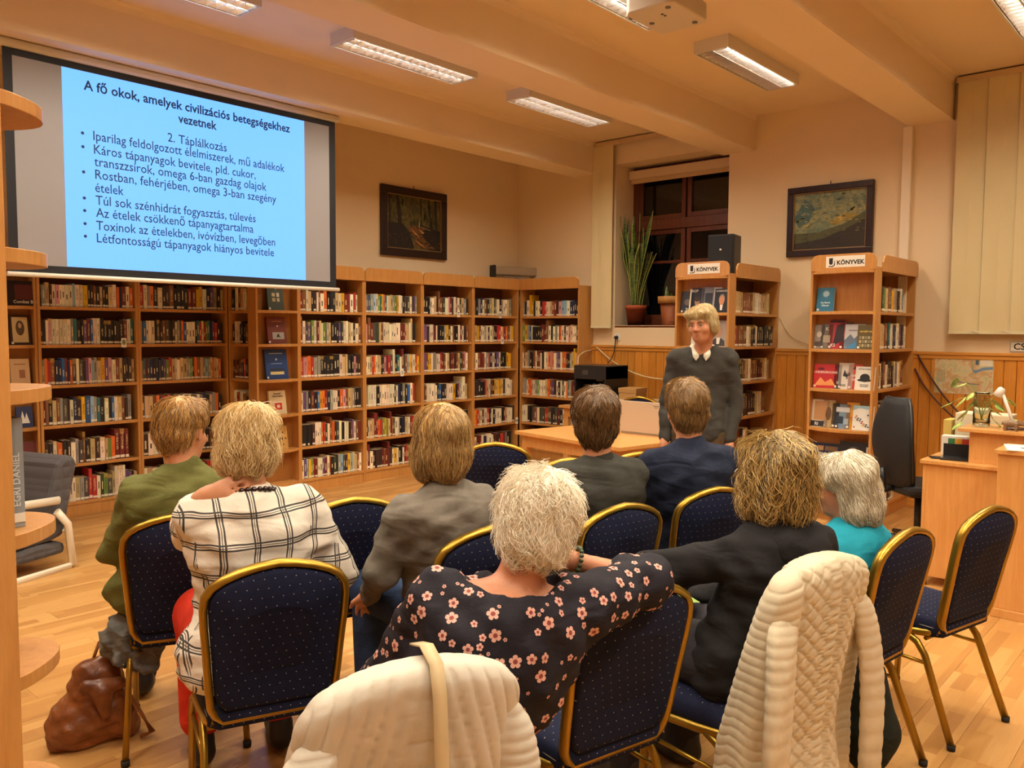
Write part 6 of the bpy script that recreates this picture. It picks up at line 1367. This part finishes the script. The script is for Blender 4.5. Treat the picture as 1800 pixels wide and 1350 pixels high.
# --- the standing speaker
SZ = .93
J = dict(pelvis=V3(0, 0, .98), waist=V3(0, -.01, 1.12), chest=V3(0, -.03, 1.32), neck=V3(0, .01, 1.475), head=V3(.0, .065, 1.643), shL=V3(-.158, -.01, 1.425), shR=V3(.158, -.01, 1.425),
         elL=V3(-.215, -.03, 1.15), wrL=V3(-.185, .07, .90), elR=V3(.22, -.03, 1.15), wrR=V3(.225, .05, .90), hipL=V3(-.09, 0, .93), hipR=V3(.09, 0, .93), knL=V3(-.10, .02, .50), knR=V3(.10, .0, .50), anL=V3(-.11, .0, .10), anR=V3(.11, -.02, .10))
hl = hand_prims(J['wrL'], (.12, .12, -1), (.7, .5, .1), 1, .8, 1.0, .1); hr = hand_prims(J['wrR'], (-.05, .1, -1), (-.8, .4, 0), -1, .5, 1.0, .1)
p, Rm, c = make_person('elderly man standing in a dark grey sweater over a white collar, speaking', (4.72, 2.60), -246, J, skin=SKIN2, res=.0062, head=(R(-20), R(-7), R(4)), hs=.98, hands=(('L', hl), ('R', hr)))
SW = cloth('charcoal_knit', '#383531', '#423f3a', 5, .5)
sdf_obj('sweater', torso_prims(J, 1.08, .020, 0, 1.02)+[q for s in 'LR' for q in arm_prims(J, s, .016, .95, .8, 1.1)]+[('c', (0, 0, .84), (0, 0, 1.0), .155, .158, (1, 0, 0), .74), ('-', J['neck']+V3(0, .045, .045), (.075, .085, .06), np.eye(3), {'k': .012})], SW, p, .0085, .018, WR(71, .004))
COLR = cloth('white_shirt_cotton', '#e2dccb', '#d8d0bc', 6, .3)
nk = J['neck']
sdf_obj('shirt_collar', [('c', nk+V3(-.062, .0, .015), nk+V3(-.03, .068, -.035), .020, .016, {'k': .012}), ('c', nk+V3(.062, .0, .015), nk+V3(.03, .068, -.035), .020, .016, {'k': .012}), ('c', nk+V3(-.062, -.01, .02), nk+V3(0, -.062, .025), .02, .02, {'k': .012}), ('c', nk+V3(.062, -.01, .02), nk+V3(0, -.062, .025), .02, .02, {'k': .012}), ('c', nk+V3(-.035, .07, -.03), nk+V3(-.03, .085, -.06), .02, .006, {'k': .012}), ('c', nk+V3(.035, .07, -.03), nk+V3(.03, .085, -.06), .02, .006, {'k': .012})], COLR, p, .006, .012)
sdf_obj('trousers', leg_prims(J, .02, 1.05, .98)+[('e', (0, 0, .93), (.165, .12, .11))], cloth('brown_trousers', '#4a3a2c', '#58462f', 6, .4), p, .012, .03); shoes(p, J, mat('dark_shoe', '#241f1d', .5))
HS = hairmat('sandy_grey_hair', '#ecd49c', '#9a7a46')
h = hair_cap(p, c, Rm, [((0, -.02, .050), (.088, .110, .088)), ((0, -.062, -.015), (.084, .060, .085)), ((.03, .050, .080), (.060, .045, .030)), ((-.03, .052, .078), (.055, .042, .028)), ((.082, -.008, -.008), (.016, .045, .052)), ((-.082, -.008, -.008), (.016, .045, .052))], HS, .0065, .02, vnoise(80, .003, 75, (1, 1, .5)), face_cut=((0, .150, -.062), (.088, .072, .105)))
strands('hair_strands', h, c, Rm, HS, 2000, .062, down=.45, lift=.008, seed=75, parent=p, r=.0015, sweep=(-.35, .1, 0))
eyes(p, c, Rm, .98)
for sx in (-1, 1): MB().tube([c+Rm @ (V3(sx*x, y, z)*.98) for x, y, z in ((.016, .094, .020), (.032, .092, .026), (.048, .082, .020))], [.003, .0035, .002], 5).build('eyebrow', mat('grey_brow', '#8a6c4a', .8), p)
MB().tube([c+Rm @ (V3(x, y, -.0645)*.98) for x, y in ((-.02, .0895), (0, .0945), (.02, .0895))], [.001, .0026, .001], 5, flat=.6).build('mouth_opening', mat('mouth_dark', '#4a1c18', .5), p)
# ------------------------------------------------------------------ jackets over chair backs, bags
CREAM = mat('cream_quilt', '#d9cdb4', .72); nt = NT(CREAM); co = nt.coord(); nt.color(nt.mix(nt.noise(co, 18, 3), lin('#c9bb9e'), lin('#d9ceb6'))); nt.bump(nt.noise(co, 120, 3), .12, .004)
PALE = mat('pale_quilt', '#d8d2c6', .7); nt = NT(PALE); co = nt.coord(); nt.color(nt.mix(nt.noise(co, 18, 3), lin('#c3bbac'), lin('#d6cfc2'))); nt.bump(nt.noise(co, 120, 3), .12, .004)
def drape(name, parent, m, w0, w1, d0, d1, ztop, zhem, quilt, folds, seed, nz=150, na=260, xoff=0.0, flare=(0, 0), yback=0.0):
    """a garment hung over a chair back (chair space): closed shell whose cross-section is a soft-cornered slab with folds that deepen downward"""
    rs = np.random.RandomState(seed); fk = [(rs.randint(3, 9), rs.uniform(0, 6.28), rs.uniform(.4, 1)) for _ in range(5)]
    P = np.zeros((nz, na, 3)); A = np.linspace(0, 2*PI, na, endpoint=False)
    for i in range(nz):
        t = i/(nz-1)                        # 0 hem -> 1 top
        cap = max(0, (t-.86)/.14); cs = math.sqrt(max(0, 1-cap**2))
        z = zhem+(ztop-zhem)*(t if t < .86 else .86+.14*math.sin(cap*PI/2))
        dn = 1-t
        w = w0+(w1-w0)*dn**.8; d = (d0+(d1-d0)*dn**.9)
        ca, sa = np.cos(A), np.sin(A); e = 2/3.2
        x = np.sign(ca)*np.abs(ca)**e*w; y = np.sign(sa)*np.abs(sa)**e*d*max(cs, .002)
        x = x*(1-.28*cap**2)
        q0 = 1-cap**4; fo = sum(a_*np.sin(k_*A*1.0+ph+1.5*math.sin(3*t+ph)) for k_, ph, a_ in fk)/2.2*folds*(dn**.7)*(1-cap)
        nx, ny = ca, sa
        # arc length along the section, for the quilting
        sx = x; q = quilt(sx, z, A, t)
        r_ = (fo+q)*q0
        zz = z-.055*(np.abs(x)/max(w0, .01))**2.2*(t**3)+(.0 if t > .02 else .0)
        zz = zz+dn*(1-t)*.02*np.sin(5*A+seed)
        yb = back_y(min(max(z, .43), .92))-.005+yback
        P[i, :, 0] = x+nx*r_*.6+xoff+np.where(ca < 0, -flare[0], flare[1])*dn*np.abs(ca); P[i, :, 1] = yb+y+ny*r_; P[i, :, 2] = zz
    b = MB().grid(P, wrap=True); b.poly([tuple(P[-1].mean(0))]+[tuple(q) for q in P[-1][::4]], [(0, k+1, (k+1) % len(P[-1][::4])+1) for k in range(len(P[-1][::4]))], smooth=True)
    return b.build(name, m, parent)
def q_vertical(s=.036, a=.011):
    def f(x, z, A, t):
        ph = (x+.25*(z-.6)*np.sign(x))/s; b = np.abs(np.sin(PI*ph)); brk = 1-.35*(np.abs(np.sin(PI*(z/.085+np.floor(ph)*.37))) < .10)
        return a*(b**.32-.7)*brk
    return f
def q_diamond(s=.040, a=.0075):
    def f(x, z, A, t):
        u_, v_ = (x+z)/s*.8, (x-z)/s*.8; d = np.minimum(np.abs(np.sin(PI*u_)), np.abs(np.sin(PI*v_))); big = a*(np.minimum(d*2.2, 1)**.6-.6)
        h = np.abs(np.sin(PI*z/.030)); rib = a*.6*(h**.5-.6)
        side = np.clip((np.abs(x)-.135)/.02, 0, 1); g_ = -.016*np.exp(-((np.abs(x)-.135)/.012)**2)-.012*np.exp(-((x-.03)/.009)**2)
        return big*(1-side)+rib*side+g_
    return f
def tube_sleeve(name, parent, pts, rad, m, seed, quilt=.03):
    """hanging empty sleeve: flattened tube with rings of quilting"""
    pts = [Vector(p) for p in pts]; n = 90; na = 40; P = np.zeros((n, na, 3)); rs = np.random.RandomState(seed)
    L = len(pts)-1
    for i in range(n):
        t = i/(n-1)*L; k = min(int(t), L-1); f = t-k; p0 = pts[max(k-1, 0)]; p1 = pts[k]; p2 = pts[k+1]; p3 = pts[min(k+2, L)]
        c = .5*((2*p1)+(p2-p0)*f+(2*p0-5*p1+4*p2-p3)*f*f+(3*p1-p0-3*p2+p3)*f**3)
        r = (rad[0]+(rad[1]-rad[0])*i/(n-1))*min(1, .05+i/(n-1)*5)**.5
        for j in range(na):
            a = 2*PI*j/na; rr_ = r*(1+.05*math.sin(3*a+seed+i*.07)+.035*math.sin(5*a+i*.11)); q = .0035*(abs(math.sin(PI*i/(n-1)*(L*.16/quilt)))**.5-.6)
            P[i, j] = (c.x+(rr_+q)*math.cos(a), c.y+(rr_*.55+q)*math.sin(a), c.z)
    b = MB().grid(P, wrap=True); b.f.append(tuple(range(na))); b.mi.append(0); b.sm.append(False)
    return b.build(name, m, parent)
def garment(key, label, name):
    c = CH[key]; g_ = empty(name, tuple(c.location), c.rotation_euler[2], label, 'jacket'); return g_
g1 = garment('cJ1', 'pale quilted jacket with a hanging strap over the nearest chair', 'quilted_jacket')
drape('jacket_body', g1, PALE, .222, .245, .048, .085, .950, .40, q_vertical(), .026, 4, flare=(.045, .01))
tube_sleeve('sleeve', g1, [(-.19, -.285, .84), (-.235, -.31, .74), (-.275, -.33, .62), (-.28, -.33, .46)], (.055, .048), PALE, 3)
tube_sleeve('sleeve', g1, [(.19, -.275, .84), (.22, -.29, .72), (.235, -.30, .60), (.235, -.30, .46)], (.048, .045), PALE, 9)
P_ = []
for y, z in ((-.21, .955), (-.27, .972), (-.325, .955), (-.343, .90), (-.352, .8), (-.362, .7), (-.368, .6), (-.372, .5), (-.374, .42)): P_.append([(.012, y, z), (.040, y-.002, z)])
st_ = MB().grid(P_).build('strap', mat('strap_beige', '#c9b48c', .6), g1); m_ = st_.modifiers.new('s', 'SOLIDIFY'); m_.thickness = .004
g2 = garment('c8', 'cream diamond-quilted jacket over the chair of the hooded woman', 'quilted_jacket')
drape('jacket_body', g2, CREAM, .222, .235, .055, .10, .965, .22, q_diamond(), .034, 11, nz=240, flare=(.04, .03))
tube_sleeve('sleeve', g2, [(-.175, -.285, .84), (-.215, -.31, .72), (-.25, -.325, .52), (-.255, -.32, .26)], (.055, .046), CREAM, 5)
tube_sleeve('sleeve', g2, [(.165, -.285, .84), (.20, -.305, .72), (.22, -.32, .52), (.225, -.32, .26)], (.050, .046), CREAM, 7)
# brown leather bag on the floor
bg = empty('leather_bag', (1.20, 3.24, 0), R(-18), 'slouching brown leather bag on the floor beside the first chair leg', 'bag')
LEA = mat('brown_leather', '#7a4018', .42); nt = NT(LEA); co = nt.coord(); nt.color(nt.ramp(nt.noise(co, 5, 4), [(.3, lin('#5a2a0e')), (.7, lin('#9a5a26'))])); nt.bump(nt.noise(co, 14, 4), .45, .02)
sdf_obj('bag_body', [('c', (-.10, 0, .055), (.10, 0, .05), .055, .055), ('c', (-.08, 0, .07), (.02, 0, .27), .07, .055, (0, 1, 0), 1.3), ('c', (.10, 0, .07), (.06, 0, .27), .062, .05), ('c', (.0, 0, .28), (.06, 0, .33), .04, .03), ('e', (0, 0, .12), (.15, .075, .10), np.eye(3))], LEA, bg, .006, .018, vnoise(34, .006, 91))
MB().tube([(.0, .02, .30), (.03, .03, .38), (.07, .03, .40), (.10, .02, .34), (.09, .0, .26)], .011, 8, flat=.5).build('handle', LEA, bg)
MB().tube([(.09, -.05, .26), (.13, -.08, .18), (.17, -.09, .10), (.20, -.08, .03), (.16, -.07, .016)], .014, 8, flat=.5).build('handle', LEA, bg)
sdf_obj('flap', [('c', (-.02, -.055, .25), (.09, -.06, .24), .026, .026), ('c', (.03, -.07, .22), (.04, -.085, .14), .04, .02)], LEA, bg, .007, .02)
gj = empty('grey_garment', (1.30, 3.12, 0), 0, 'bunched grey garment hanging from the seat of the first chair', 'jacket')
sdf_obj('folds', [('c', (-.02, .04, .44), (.06, -.03, .40), .065, .055), ('c', (-.05, .05, .40), (.02, -.02, .34), .05, .05), ('c', (.0, .02, .46), (.10, .0, .45), .045, .04), ('c', (-.03, -.01, .36), (.06, -.05, .32), .035, .03)], cloth('grey_nylon', '#5a5854', '#6a6864', 9, 1.1, .6), gj, .008, .02, vnoise(60, .009, 97))
# dark bag hanging beside the turquoise woman
db = empty('dark_shoulder_bag', (2.70, .86, 0), R(-10), 'black shoulder bag hanging between the cream jacket and the next chair', 'bag')
sdf_obj('bag_body', [('c', (0, 0, .50), (.02, 0, .30), .05, .085), ('c', (.02, 0, .30), (.0, 0, .24), .085, .07)], cloth('dark_green_black', '#1c1f1a', '#252a22', 6, .5), db, .009, .03)
MB().tube([(-.02, .01, .52), (.02, .06, .72), (.06, .10, .80)], .008, 6).build('strap', BLACKP, db)
bpy.data.scenes.remove(TMP)
